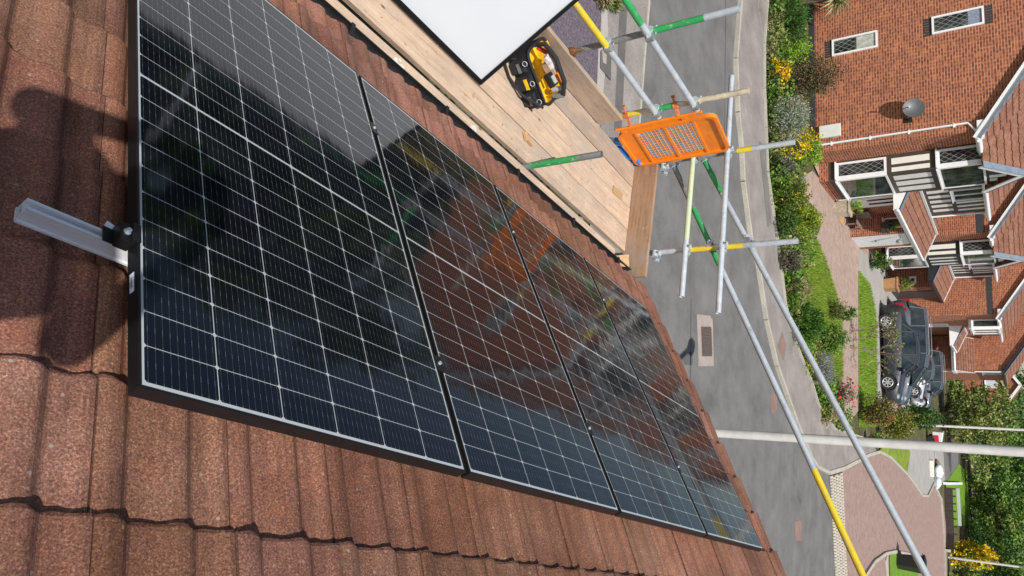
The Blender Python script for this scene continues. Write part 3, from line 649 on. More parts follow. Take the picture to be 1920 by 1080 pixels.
mb = MB(); mb.box(c+Z3*.0015, (.19, .075, .003), 0, .05); tag(mb.build('plywood_patch', WOODN), 'small brown plywood patch nailed flat on the boards near the toe board', 'patch')

def tube_thing(p0, p1, segs, label, group=None, r=.0242, name='scaffold_tube'):
    """segs: list of (fraction end, material)."""
    p0, p1 = Vector(p0), Vector(p1); root = empty(name, p0, label, 'scaffold tube', group); t0 = 0
    mats = [m for _, m in segs]; mb = MB(); n = len(segs)
    for i, (t1, m) in enumerate(segs):
        a, b = p0.lerp(p1, t0), p0.lerp(p1, t1)
        mb.tube([a, b], r, 16, i, hollow=(i in (0, n-1))); t0 = t1
    o = mb.build('tube', mats, root); return root
def coupler(p, d1, d2, label, gap=None):
    """right-angle coupler at p joining direction d1 and d2."""
    p = Vector(p); d1 = Vector(d1).normalized(); d2 = Vector(d2).normalized(); n = d1.cross(d2).normalized()
    root = empty('scaffold_coupler', p, label, 'coupler', 'couplers joining the scaffold tubes')
    for sgn, d, o2 in ((-1, d1, d2), (1, d2, d1)):
        c = p+n*(sgn*.026); mb = MB(); e = (d.cross(n)).normalized()
        mb.tube([c-d*.027, c+d*.027], .0305, 14); mb.build('collar', STEELD if sgn < 0 else STEEL, root)
        mb = MB(); mb.frame(c, d, e, n, (-.022, .022), (.026, .05), (-.012, .012)); mb.build('flap', STEEL, root)
        mb = MB(); mb.tube([c+e*.042-n*.034, c+e*.042+n*.034], .0065, 8); mb.tube([c+e*.042+n*.02, c+e*.042+n*.034], .012, 6); mb.build('bolt', STEEL, root)
    mb = MB(); mb.tube([p-n*.012, p+n*.012], .024, 10); mb.build('centre_plate', STEELD, root)
    return root
zz = lambda z: ZP+z
# standards (uprights)
YO = 3.355
STD = [((3.20, YO), .05, [(.62, STEELD), (.78, GRN), (1, STEEL)], (.0, 'galvanised and green upright tube in front of the road beyond the leaning panel')),
       ((4.12, YO), -.20, [(.55, STEELD), (.66, YEL), (.80, GRN), (1, CREAM)], (0, 'upright tube banded yellow, green and cream that carries the orange gate')),
       ((4.99, YO+.02), -.09, [(.80, STEELD), (.885, YEL), (1, STEEL)], (0, 'upright tube with one yellow band standing past the orange gate')),
       ((5.0, 2.44), -.05, [(.60, STEEL), (.765, STEEL), (.80, YEL), (.815, STEEL), (.835, YEL), (1, STEEL)], (0, 'upright tube with two yellow bands behind the inner end of the brown toe board'))]
g_up = 'upright scaffold tubes'
std0 = None
def std(xy, ztop, segs, label, zb=0.0):
    # band fractions are given over the part above the platform
    zb_ = zb; zt_ = zz(ztop); base = (zz(-1.75)-zb_)/(zt_-zb_); s2 = [(base, STEEL)]; p0 = None
    fr_ = []
    for f_, m in segs: fr_.append((base+(1-base)*f_, m))
    return tube_thing((xy[0], xy[1], zb_), (xy[0], xy[1], zt_), [(base, fr_[0][1])]+fr_, label, g_up)
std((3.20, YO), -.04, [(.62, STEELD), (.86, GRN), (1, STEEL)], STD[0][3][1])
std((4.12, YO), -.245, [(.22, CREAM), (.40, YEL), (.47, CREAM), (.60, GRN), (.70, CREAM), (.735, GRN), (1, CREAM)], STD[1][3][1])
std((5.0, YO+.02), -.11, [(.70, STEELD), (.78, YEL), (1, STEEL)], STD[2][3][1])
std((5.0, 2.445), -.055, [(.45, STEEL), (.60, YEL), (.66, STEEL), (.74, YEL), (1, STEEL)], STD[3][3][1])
std((3.175, 2.395), -.925, [(.3, STEELD), (.78, GRN), (1, STEELD)], 'short green and grey tube end rising through the gap beside the inner plank')
std((1.2, YO), -.1, [(.6, STEEL), (1, STEEL)], 'plain upright tube behind the leaning panel, outside the picture edge')
# guard rails along
YG = YO-.05
tube_thing((.4, YG, zz(-1.005)), (4.17, YG, zz(-1.005)), [(.735, YEL), (1, STEEL)], 'lower guard rail tube, yellow then bare steel, ending at the orange gate', 'guard rail tubes along the outer edge')
tube_thing((.4, YG, zz(-.675)), (4.17, YG, zz(-.675)), [(.70, GRN), (1, STEEL)], 'upper guard rail tube, green then bare steel, ending at the orange gate', 'guard rail tubes along the outer edge')
# end transoms
XT = 4.95
tube_thing((XT, 3.40, zz(-.995)), (XT, 1.985, zz(-.985)), [(.62, PALE), (1, STEEL)], 'pale green guard tube across the platform end, lower and shorter one', 'guard tubes across the platform end')
tube_thing((XT, 4.15, zz(-.686)), (XT, 1.825, zz(-.655)), [(1, STEEL)], 'bare steel guard tube across the platform end, upper and longer one', 'guard tubes across the platform end')
# raking gable guard rails
def rake(pa, pb, x, ext, segs, label):
    da, db = ray(*pa), ray(*pb); A_ = CAM+da*((x-CAM.x)/da.x); B_ = CAM+db*((x-CAM.x)/db.x); d = (B_-A_)
    # end where the tube leaves the picture
    st_ = A_-d*.016; en = A_+d*ext
    tube_thing(st_, en, segs, label, 'raking guard rails past the gable'); return A_, B_, d
XR = 5.055
r1 = rake((1263, 310), (1618, 1080), XR, 1.62, [(.097, STEELD), (.200, GRN), (.499, STEEL), (.78, YEL), (1, STEEL)], 'sloping guard tube banded green and yellow crossing in front of the road')
r2 = rake((1320, 300), (1738, 1080), XR, 1.62, [(.078, GRN), (1, STEEL)], 'sloping guard tube with a green start, the upper one nearest the houses')
# platform transoms (ends seen past the toe board)
for i, x in enumerate((1.2, 3.23, 4.13, 5.03)):
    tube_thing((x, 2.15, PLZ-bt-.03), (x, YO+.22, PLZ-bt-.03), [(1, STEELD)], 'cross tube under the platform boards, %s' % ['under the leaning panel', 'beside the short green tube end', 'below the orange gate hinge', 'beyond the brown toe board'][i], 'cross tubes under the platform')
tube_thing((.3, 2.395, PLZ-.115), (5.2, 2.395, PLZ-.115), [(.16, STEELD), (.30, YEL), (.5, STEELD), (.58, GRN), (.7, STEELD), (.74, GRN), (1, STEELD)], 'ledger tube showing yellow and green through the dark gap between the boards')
# couplers
XD, YD = Vector((1, 0, 0)), Vector((0, 1, 0))
coupler((3.20, YG+.025, zz(-1.005)), Z3, XD, 'coupler where the yellow lower rail meets the upright with the green band')
coupler((3.20, YG+.025, zz(-.675)), Z3, XD, 'coupler where the green upper rail meets the upright with the green band')
coupler((4.12, YG+.025, zz(-1.005)), Z3, XD, 'coupler at the lower rail end, beside the orange gate hinge')
coupler((4.12, YG+.025, zz(-.675)), Z3, XD, 'coupler at the upper rail end, beside the orange gate corner')
coupler((4.975, YO+.02, zz(-.995)), Z3, YD, 'coupler holding the pale green tube under the orange gate')
coupler((4.975, YO+.02, zz(-.675)), Z3, YD, 'coupler holding the upper end tube by the orange gate corner')
coupler((4.975, 2.445, zz(-.988)), Z3, YD, 'coupler of the pale green tube on the upright with two yellow bands')
coupler((4.975, 2.445, zz(-.665)), Z3, YD, 'coupler of the upper end tube between the two yellow bands')
coupler(r1[0]+r1[2]*.262-Vector((.027, 0, 0)), Z3, r1[2], 'swivel coupler on the lower sloping tube between the two yellow bands')
coupler(r2[0]+r2[2]*.262-Vector((.027, 0, 0)), Z3, r2[2], 'swivel coupler on the upper sloping tube above the yellow bands')
coupler(r1[0]-Vector((.027, 0, 0)), Z3, r1[2], 'swivel coupler at the start of the lower sloping tube by the gate')
coupler(r2[0]-Vector((.027, 0, 0)), Z3, r2[2], 'swivel coupler at the green start of the upper sloping tube by the gate')
coupler((5.0, 2.42, PLZ+.245), Z3, YD, 'pale coupler beside the brown toe board at its inner end')
coupler((4.99, 3.30, PLZ+.245), Z3, YD, 'pale coupler beside the brown toe board at its gate end')
mb = MB(); c = Vector((3.17, 3.335, PLZ+.235)); mb.sphere(c, (.035, .03, .04)); mb.tube([c+Z3*.02, c+Vector((.03, .01, .12))], [.016, .006], 8); mb.tube([c-XD*.03, c+XD*.05], .02, 8)
tag(mb.build('rusty_coupler', RUST), 'rust brown coupler lump on top of the outer toe board', 'coupler')
dbm = MB()
for k in range(150):
    x, y = random.uniform(.6, 4.8), random.uniform(2.43, 3.25); a_ = random.random()*6; l = random.uniform(.004, .022); dbm.box((x, y, PLZ+.003), (l, l*random.uniform(.2, .6), .003), 0, a_)
db = dbm.build('wood_chip', WOODN, origin=(0, 0, 0)); tag(db, 'tiny wood chips and grit scattered over the platform boards', 'wood chips'); db['kind'] = 'stuff'
# ---- orange ladder gate, hung between the uprights
gd = empty('ladder_gate', (4.25, 3.29, zz(-1.47)), 'bright orange mesh ladder gate hung between two uprights', 'gate')
GU = Vector((.985, .02, -.10)).normalized(); GV = Vector((-.045, 0, 1)).normalized(); GO = Vector((4.265, 3.285, zz(-1.44))); GN = GU.cross(GV).normalized()
gw, gh = .60, .90; NN = Vector(GN)
def gpt(u, v, n=0): return GO+GU*u+GV*v+NN*n
mb = MB()
def rrect(u0, u1, v0, v1, r, n=5):
    pts = []
    for cu, cv, a in ((u1-r, v1-r, 0), (u0+r, v1-r, PI/2), (u0+r, v0+r, PI), (u1-r, v0+r, 1.5*PI)):
        for k in range(n+1): pts.append((cu+r*math.cos(a+PI/2*k/n), cv+r*math.sin(a+PI/2*k/n)))
    return pts
o_ = rrect(0, gw, 0, gh, .075); i_ = rrect(.028, gw-.028, .028, gh-.028, .055); n = len(o_)
for za, zb_ in ((-.012, .022),):
    vs = [gpt(*p, za) for p in o_]+[gpt(*p, za) for p in i_]+[gpt(*p, zb_) for p in o_]+[gpt(*p, zb_) for p in i_]; fs = []
    for k in range(n):
        k2 = (k+1) % n; fs += [(k, n+k, n+k2, k2), (2*n+k, 2*n+k2, 3*n+k2, 3*n+k), (k, k2, 2*n+k2, 2*n+k), (n+k, 3*n+k, 3*n+k2, n+k2)]
    mb.add(vs, fs)
v0m, v1m = .165, .70
for (va, vb) in ((.028, v0m), (v1m, gh-.028)): mb.frame(GO, GU, GV, NN, (.026, gw-.026), (va, vb), (-.004, .0))
for (va, vb) in ((v0m-.008, v0m+.012), (v1m-.012, v1m+.008), (.425, .447)): mb.frame(GO, GU, GV, NN, (.028, gw-.028), (va, vb), (-.008, .012))
for (ua, ub) in ((.028, .075), (gw-.075, gw-.028)): mb.frame(GO, GU, GV, NN, (ua, ub), (v0m, v1m), (-.004, .001))
gf = mb.build('gate_frame', ORG, gd)
mb = MB()
for k in range(1, 11): u = .075+(gw-.15)*k/11; mb.tube([gpt(u, v0m), gpt(u, v1m)], .0032, 6)
for k in range(1, 15): v = v0m+(v1m-v0m)*k/15; mb.tube([gpt(.075, v, .003), gpt(gw-.075, v, .003)], .0032, 6)
mb.build('wire_mesh', M('orange_wire', (.82, .33, .12), .5, 0, .15, 20), gd)
mb = MB(); mb.tube([gpt(-.055, .02, .0), gpt(-.055, .80, .0)], .012, 10); mb.frame(GO, GU, GV, NN, (-.05, .0), (.06, .10), (-.01, .014)); mb.frame(GO, GU, GV, NN, (-.05, .0), (.62, .66), (-.01, .014)); mb.frame(GO, GU, GV, NN, (-.045, -.03), (.03, .74), (-.012, .012))
hb = mb.build('hinge_bar', ORG, gd)
HCL = M('orange_rust', (.55, .17, .05), .7, 0, .4, 30)
for v in (.16, .60):
    mb = MB(); q = Vector((4.12, YO, gpt(0, v).z)); mb.tube([q-Z3*.02, q+Z3*.02], .031, 12); mb.beam(q, gpt(-.055, v), .03, .02); mb.tube([q+Vector((-.03, -.0, 0)), q+Vector((-.1, .02, .01))], .009, 8); mb.tube([q+Vector((-.085, .016, .01)), q+Vector((-.1, .02, .01))], .016, 8); mb.build('hinge_clamp', HCL, gd)
mb = MB(); mb.frame(GO, GU, GV, NN, (gw, gw+.03), (.35, .41), (-.01, .012)); mb.frame(GO, GU, GV, NN, (gw, gw+.02), (.12, .16), (-.01, .012)); mb.build('gate_latch', ORG, gd)
# ---- access ladder below the gate
lad = empty('access_ladder', (4.6, 4.05, 0), 'aluminium ladder with blue end caps poking up under the orange gate', 'ladder')
la, lb = Vector((4.42, 4.05, 0)), Vector((4.42, 3.305, PLZ+.03)); off = Vector((.37, 0, 0)); BLUE = M('blue_plastic', (.02, .18, .62), .5, 0, .15, 10)
for o3 in (Vector((0, 0, 0)), off):
    mb = MB(); mb.beam(la+o3, lb+o3, .03, .065, 0, (1, 0, 0)); st_ = mb.build('stile', ALU, lad)
    mb = MB(); dd = (lb-la).normalized(); mb.beam(lb+o3-dd*.02, lb+o3+dd*.055, .04, .075, 0, (1, 0, 0)); mb.build('end_cap', BLUE, st_)
    mb = MB(); mb.beam(la+o3-dd*.02, la+o3+dd*.055, .04, .075, 0, (1, 0, 0)); mb.build('foot', BLACKP, st_)
for k in range(1, 9):
    q = la.lerp(lb, k/8.3); mb = MB(); mb.tube([q, q+off], .014, 8); mb.build('rung', ALU, lad)
for k in range(3):
    q = lb+Vector((.09+.09*k, .0, -.10)); 
mb = MB(); mb.frame(lb+Vector((.1, -.02, -.12)), XD, YD, Z3, (0, .2), (-.01, .04), (0, .1)); mb.build('blue_guard', BLUE, lad)

# ---- tool bag
TB = Vector((2.985, 3.05, PLZ)); tb = empty('tool_bag', TB, 'open black and yellow tool bag full of tools on the platform boards', 'tool bag')
ta = math.radians(-33); TU = Vector((math.cos(ta), math.sin(ta), 0)); TV = Vector((-math.sin(ta), math.cos(ta), 0))
def tp(u, v, z): return TB+TU*u+TV*v+Z3*z
BAGB = M('black_canvas', (.018, .018, .02), .8, 0, .4, 60, .4); BAGY = M('yellow_canvas', (.78, .50, .015), .7, 0, .15, 40, .2)
bl, bw, bh = .215, .165, .155
def bagwall(sc0, sc1, z0, z1, inner, mi):
    pts = rrect(-bl, bl, -bw, bw, .06, 4)
    vs = [tp(u*sc0, v*sc0, z0) for u, v in pts]+[tp(u*sc1, v*sc1, z1) for u, v in pts]; n = len(pts)
    fs = [(k, (k+1) % n, n+(k+1) % n, n+k) for k in range(n)]
    return vs, (fs if not inner else [f[::-1] for f in fs]), n
mb = MB(); vs, fs, n = bagwall(1.0, .97, .0, bh, False, 0); mb.add(vs, fs+[tuple(range(n))[::-1]], 0, True); mb.build('bag_body', BAGB, tb)
mb = MB(); vs, fs, n = bagwall(.95, .94, .05, bh-.002, True, 0); mb.add(vs, fs+[tuple(range(n))], 0, False); mb.build('bag_lining', BAGY, tb)
mb = MB()
for k in range(2):
    pts = rrect(-bl*.975, bl*.975, -bw*.965, bw*.965, .058, 4); ring = [tp(u, v, bh) for u, v in pts]; ring.append(ring[0])
mb.tube(ring, .012, 8); rim = mb.build('rim', BAGB, tb)
mb = MB(); mb.frame(TB, TU, TV, Z3, (-bl*.8, -bl*.2), (bw*.86, bw*.99), (bh-.01, bh+.015)); mb.build('yellow_trim', BAGY, rim); mb = MB(); mb.frame(TB, TU, TV, Z3, (bl*.1, bl*.8), (-bw*.99, -bw*.86), (bh-.01, bh+.015)); mb.build('yellow_trim', BAGY, rim)
mb = MB(); mb.tube([tp(-bl*.96, .0, bh*.9), tp(-bl*.9, -.01, bh+.08), tp(-.08, -.02, bh+.13), (tp(.1, -.02, bh+.13)), tp(bl*.9, -.01, bh+.08), tp(bl*.96, 0, bh*.9)], .018, 10); mb.build('carry_handle', BAGB, tb)
for i, (u0, u1, hh) in enumerate(((-.18, -.07, .12), (-.06, .06, .14), (.07, .18, .11))):
    mb = MB()
    pts = [(u0, 0), (u1, 0), (u1-.02, .04), (u0+.02, .04)]
    mb.hexa([tp(u, -bw-v, .005) for u, v in pts]+[tp(u, -bw-v*.8, hh) for u, v in pts]); pk = mb.build('side_pocket', BAGB, tb, bevel=.006)
    mb = MB(); mb.frame(TB, TU, TV, Z3, (u0+.02, u1-.02), (-bw-.043, -bw-.039), (hh*.55, hh*.75)); mb.build('pocket_flap', [M('grey_webbing', (.16, .16, .17), .7, 0, .3, 60)][0] if i != 1 else BAGY, pk)
for u in (-.15, .0, .14):
    mb = MB(); mb.tube([tp(u+.018*math.cos(a), -bw-.05, .145+.018*math.sin(a)) for a in np.linspace(0, 2*PI, 13)], .003, 6); mb.build('metal_ring', STEEL, tb)
mb = MB(); mb.tube([tp(-.2, -bw-.06, .1), tp(-.24, -bw-.1, .03), tp(-.1, -bw-.1, .015), tp(.05, -bw-.085, .05), tp(.19, -bw-.05, .16)], .011, 8); mb.build('shoulder_strap', BAGB, tb)
TO = M('orange_tool', (.8, .2, .02), .5, 0, .1, 9); TR = M('red_tool', (.6, .03, .03), .5, 0, .15, 9)
def tool(name, label, parts):
    mb = MB(); mats = []
    for kind, a, b, r, m in parts:
        if m not in mats: mats.append(m)
        if kind == 't': mb.tube([tp(*a), tp(*b)], r, 10, mats.index(m))
        else: mb.beam(tp(*a), tp(*b), r[0], r[1], mats.index(m))
    return tag(mb.build(name, mats, bevel=.002), label, 'tool')
tool('screwdriver', 'red handled screwdriver in the yellow tool bag', [('t', (-.18, .02, .15), (-.08, .035, .24), .016, TR), ('t', (-.08, .035, .24), (-.02, .045, .262), .004, STEEL)])
tool('cardboard_box', 'crumpled tan fixings box in the yellow tool bag', [('b', (-.07, .0, .20), (.03, .01, .215), (.09, .07), M('cardboard', (.45, .30, .2), .9, 0, .25, 14))])
tool('tape_roll', 'white paper packet in the middle of the tool bag', [('b', (-.12, -.03, .22), (-.02, -.01, .235), (.06, .03), M('printed_paper', (.7, .6, .58), .8, 0, .45, 30))])
tool('orange_cutter', 'orange hand tool lying at the back of the tool bag', [('b', (.0, .055, .19), (.12, .05, .22), (.03, .025), TO)])
tool('socket_bit', 'shiny steel socket standing at the front corner of the tool bag', [('t', (.15, .02, .15), (.16, .02, .25), .022, STEEL), ('t', (.19, -.01, .15), (.2, -.01, .24), .018, STEELD)])
tool('black_meter', 'dark grey meter with a pale screen in the tool bag', [('b', (.0, -.06, .2), (.1, -.065, .22), (.075, .045), BLACKP), ('b', (.02, -.06, .232), (.08, -.064, .243), (.04, .012), GREYP)])

# ================================================================== HOUSES
HTILE = mat_tile('house_tile')
def tiled(mb, o, u, v, n, U, V, tw=.3, gauge=.3):     # courses laid from the bottom edge o, running u, climbing v
    nc = int(V/gauge)+1; xs = [0, .05, .06, .17, .2, .21]; k = max(1, int(U/tw)); tw2 = U/k
    hs = [.02, .02, 0, .0, .017, 0]
    pr = [(c*tw2+x/.3*tw2, h_) for c in range(k) for x, h_ in zip(xs, hs)]+[(U, .02)]; m = len(pr)
    for r in range(nc):
        a = r*gauge; b = min(V, a+gauge+.02); t = random.uniform(.9, 1.08)
        if b-a < .05: continue
        vs = [o+u*x+v*a+n*(h_*.6-.0) for x, h_ in pr]+[o+u*x+v*a+n*(h_+.035) for x, h_ in pr]+[o+u*x+v*b+n*(h_+.004) for x, h_ in pr]
        mb.add(vs, [(i, i+1, m+i+1, m+i) for i in range(m-1)]+[(m+i, m+i+1, 2*m+i+1, 2*m+i) for i in range(m-1)], 0, False, (t, t*.99, t*.98))
def window(root, o, u, n, w_, h_, panes, glass=None, name='window', sill=True, fr_=.06, depth_=.05, mull=.05):
    """o: lower corner; panes: fractions of the split along u."""
    mb = MB()
    for du, dv in (((0, w_), (0, fr_)), ((0, w_), (h_-fr_, h_)), ((0, fr_), (fr_, h_-fr_)), ((w_-fr_, w_), (fr_, h_-fr_))): mb.frame(o, u, Z3, n, du, dv, (-.02, depth_))
    xs = [0]+list(panes)+[1]
    for q in panes: mb.frame(o, u, Z3, n, (w_*q-mull/2, w_*q+mull/2), (fr_, h_-fr_), (-.02, depth_-.004))
    wn = mb.build(name, WHITE, root)
    for a, b in zip(xs[:-1], xs[1:]):
        x0 = max(fr_, w_*a+(mull/2 if a else 0)); x1 = min(w_-fr_, w_*b-(mull/2 if b < 1 else 0))
        m2 = MB(); m2.frame(o, u, Z3, n, (x0, x1), (fr_, h_-fr_), (0, .012)); m2.build('pane', glass or LEAD, wn)
    if sill:
        m2 = MB(); m2.frame(o, u, Z3, n, (-.04, w_+.04), (-.04, -.002), (-.01, depth_+.05)); m2.build('sill', WHITE, wn)
    return wn
EAVE, PITCH, GW = 4.65, math.radians(33), 8.0
def house(label, a0, b0, W, TIMB, band=None, wins=False, bay=True, barge=WHITE, full=True, bayw=2.15, sw=.40):
    root = empty('house', H(a0, b0+4, 0), label, 'house'); tp_ = math.tan(PITCH); rz = EAVE+4*tp_
    # body
    mb = MB(); pts = [(0, 0), (GW, 0), (GW, EAVE), (4, rz-.02), (0, EAVE)]
    mb.prism([H(a0, b0+b, z) for b, z in pts], HA*W); mb.build('wall', BRICK, root)
    mb = MB(); mb.frame(H(a0, b0, 0), HA, HB, Z3, (-.004, .2), (-.006, GW), (.0, .16)); mb.build('plinth', DBRICK, root)
    # roof slopes with courses
    ov = .28; sl_ = (4+ov)/math.cos(PITCH); mb = MB()
    vf = (HB*math.cos(PITCH)+Z3*math.sin(PITCH)); nf = (-HB*math.sin(PITCH)+Z3*math.cos(PITCH))
    tiled(mb, H(a0-.16, b0-ov, EAVE-ov*tp_+.05), HA, vf, nf, W+.3, sl_)
    vb = (-HB*math.cos(PITCH)+Z3*math.sin(PITCH)); nb = (HB*math.sin(PITCH)+Z3*math.cos(PITCH))
    tiled(mb, H(a0+W+.14, b0+GW+ov, EAVE-ov*tp_+.05), -HA, vb, nb, W+.3, sl_)
    mb.tube([H(a0-.16, b0+4, rz+.07), H(a0+W+.14, b0+4, rz+.07)], .1, 10); mb.t = [t or (1, 1, 1) for t in mb.t]
    rf = mb.build('roof', HTILE, root)
    for s_ in (0, 1):                                 # bargeboards both ends, soffit underneath
        for aa in (-.17, W+.12):
            for vv, oo in ((vf, H(a0+aa, b0-ov, EAVE-ov*tp_-.03)), (vb, H(a0+aa, b0+GW+ov, EAVE-ov*tp_-.03))):
                if s_ == 0: mb = MB(); mb.frame(oo, HA, vv, HA.cross(vv)*(1 if vv is vf else -1), (0, .03), (0, sl_), (-.08, .085)); mb.build('bargeboard', barge, rf)
    mb = MB()
    for vv, oo, nn_ in ((vf, H(a0, b0-ov, EAVE-ov*tp_+.05), nf), (vb, H(a0, b0+GW+ov, EAVE-ov*tp_+.05), nb)):
        k = int(sl_/.3)
        for i in range(k+1):
            l = min(.325, sl_-i*.3); mb.frame(oo, HA, vv, nn_, (-.215, -.05), (i*.3, i*.3+l), (.008+.004*(i % 2), .052-.012*(i % 2)))
    mb.build('verge_cap', LEADF, rf)
    mb = MB(); mb.frame(H(a0, b0, EAVE), HA, HB, Z3, (-.14, W+.1), (-ov, -.002), (-.20, -.17)); mb.frame(H(a0, b0, EAVE), HA, HB, Z3, (-.14, W+.1), (-ov-.03, -ov), (-.22, -.06)); mb.frame(H(a0, b0, EAVE), HA, HB, Z3, (-.137, -.003), (-ov+.003, .25), (-.168, .0)); mb.build('soffit', barge, root)
    mb = MB(); mb.tube([H(a0-.15, b0-ov-.085, EAVE-.13), H(a0+W+.1, b0-ov-.085, EAVE-.13)], .055, 10); mb.build('gutter', WHITE if barge is WHITE else BLACKP, root)
    if band:
        mb = MB(); mb.frame(H(a0, b0, 0), HA, HB, Z3, (-.008, .02), (-.002, GW), band); mb.build('brick_band', DBRICK, root)
    if wins:
        for bb, z0 in ((3.16, .69), (3.19, 3.48)):
            window(root, H(a0-.002, b0+bb+.56, z0), -HB, -HA, .56, 1.32, [], LEAD, sill=False, fr_=.055)
            tops = [(z0-.215, z0-.005)] + ([(z0+1.33, z0+1.53)] if z0 > 2 else [])
            for za, zb_ in tops:
                mb = MB()
                for i in range(7): mb.frame(H(a0, b0+bb-.01+i*.083, 0), HA, HB, Z3, (-.012, .01), (0, .066), (za, zb_))
                mb.build('soldier_course', DBRICK, root)
        # half drawn blinds behind the leaded panes, carried just proud of them
        mb = MB(); mb.frame(H(a0, b0+3.16, .69), HA, HB, Z3, (-.0165, -.0145), (.07, .49), (.72, 1.25)); mb.build('blind', M('pale_blind', (.42, .43, .38), .6, 0, .25, 9), root)
        mb = MB(); mb.frame(H(a0, b0+3.19, 3.48), HA, HB, Z3, (-.0165, -.0145), (.07, .49), (.92, 1.25)); mb.build('blind', M('blue_blind', (.22, .26, .33), .6, 0, .3, 20), root)
        mb = MB(); pts = [H(a0-.05, b0+.24, .2), H(a0-.05, b0+.24, 4.27), H(a0-.03, b0-.02, 4.45), H(a0-.03, b0-ov, 4.5)]; mb.tube(pts, .034, 10)
        for z in (.6, 1.7, 2.75, 3.9): mb.tube([H(a0-.05, b0+.24, z), H(a0-.05, b0+.24, z+.06)], .043, 10); mb.frame(H(a0, b0+.24, z), HA, HB, Z3, (-.05, 0), (-.06, .06), (0, .05))
        mb.build('downpipe', WHITE, root)
        mb = MB(); mb.frame(H(a0, b0, 0), HA, HB, Z3, (-.09, 0), (.45, .85), (.28, .9)); mb.build('meter_box', M('meter_white', (.68, .70, .66), .5, 0, .04, 4), root, bevel=.008)
    if bay:
        ba, bb_ = a0+1.05, b0-.62; T = TIMB
        mb = MB(); mb.frame(H(0, 0, 0), HA, HB, Z3, (ba+.02, ba+bayw-.02), (bb_+.02, b0), (0, .335)); mb.build('bay_plinth', BRICK, root)
        mb = MB(); mb.frame(H(0, 0, 0), HA, HB, Z3, (ba, ba+bayw), (bb_, b0), (.34, EAVE)); by = mb.build('bay', T, root)
        mb = MB()                                     # white render strips: side, then front
        for (x0, x1) in ((.05, .19), (.29, .49)): mb.frame(H(ba, bb_, 0), HB, HA, Z3, (x0, x1), (-.008, .001), (2.16, 3.2))
        for (x0, x1) in [(c_-sw/2, c_+sw/2) for c_ in (.5, 1.12, 1.74)]: mb.frame(H(ba, bb_, 0), HA, HB, Z3, (x0*bayw/2.15, x1*bayw/2.15), (-.008, .001), (2.16, 3.2))
        for (x0, x1) in ((.04, .12),): mb.frame(H(ba, bb_, 0), HB, HA, Z3, (x0+.46, x1+.46), (-.008, .001), (3.5, 4.55))
        mb.build('render_strip', RENDER, by)
        for z0, h_ in ((.56, 1.46), (3.40, 1.2)):
            window(root, H(ba-.002, bb_+.56, z0), -HB, -HA, .52, h_, [], LEAD, fr_=.07, depth_=.03)
            window(root, H(ba+.03, bb_-.002, z0), HA, -HB, bayw-.06, h_, [], GLASS, fr_=.06, depth_=.03)
            mb = MB(); mb.frame(H(ba, bb_, z0), HA, HB, Z3, (-.04, .028), (-.04, .045), (0, h_)); mb.build('corner_post', WHITE, root)
        # gablet over the bay
        gp_ = math.radians(38); hw = bayw/2+.15; pk = EAVE-.05+hw*math.tan(gp_); mb = MB()
        mb.prism([H(ba-.1, bb_, EAVE-.02), H(ba+bayw+.1, bb_, EAVE-.02), H(ba+bayw/2, bb_, pk-.09)], HB*.6); mb.build('gablet', T, root)
        mb = MB()
        for (x0, x1, zt_) in ((.25, .5, .18), (.6, .85, .42), (1.3, 1.55, .42), (1.65, 1.9, .18)): mb.frame(H(ba, bb_, EAVE), HA, HB, Z3, (x0*bayw/2.15, x1*bayw/2.15), (-.008, .001), (.03, zt_+.05))
        mb.build('render_strip', RENDER, root)
        mb = MB(); c_ = H(ba+bayw/2, bb_-.18, pk)
        for sg in (-1, 1):
            dn = (HA*(sg*math.cos(gp_))-Z3*math.sin(gp_)); nn_ = (HA*(sg*math.sin(gp_))+Z3*math.cos(gp_)); Ls = hw/math.cos(gp_)+.12
            o_ = c_+dn*Ls
            if sg < 0: tiled(mb, o_, -HB*-1, -dn, nn_, 3.3, Ls)
            else: tiled(mb, o_+HB*3.3, -HB, -dn, nn_, 3.3, Ls)
        mb.t = [t or (1, 1, 1) for t in mb.t]; gr = mb.build('gablet_roof', HTILE, root)
        for sg in (-1, 1):
            dn = (HA*(sg*math.cos(gp_))-Z3*math.sin(gp_)); nn_ = (HA*(sg*math.sin(gp_))+Z3*math.cos(gp_)); Ls = hw/math.cos(gp_)+.12
            mb = MB(); mb.frame(c_, dn, HB, nn_, (0.03*(sg > 0), Ls), (-.035, .0), (-.12, .03)); mb.build('bargeboard', barge, gr)
        for sg in (-1, 1):
            dn = (HA*(sg*math.cos(gp_))-Z3*math.sin(gp_)); nn_ = (HA*(sg*math.sin(gp_))+Z3*math.cos(gp_)); Ls = hw/math.cos(gp_)+.12
            mb = MB(); mb.frame(c_, dn, HB, nn_, (0.05*(sg > 0), Ls), (-.05, .14), (.045, .06)); mb.build('verge_cap', LEADF, gr)
        # narrow timbered window panel further along the front
        if W > 7:
            mb = MB(); mb.frame(H(a0, b0, 0), HA, HB, Z3, (4.4, W-.05), (-.06, 0), (2.5, EAVE-.1)); tpn = mb.build('timber_panel', T, root)
            mb = MB()
            for i in range(6): mb.frame(H(a0, b0-.06, 0), HA, HB, Z3, (4.6+i*.62, 4.6+i*.62+sw*.75), (-.008, .001), (2.75, 3.42))
            for x0, x1 in ((6.9, 7.1), (7.4, 7.6), (7.9, 8.1)): mb.frame(H(a0, b0-.06, 0), HA, HB, Z3, (x0, x1), (-.008, .001), (3.56, 4.5))
            mb.build('render_strip', RENDER, tpn)
            window(root, H(a0+5.3, b0-.062, 3.5), HA, -HB, 1.35, 1.05, [.5], GLASS)
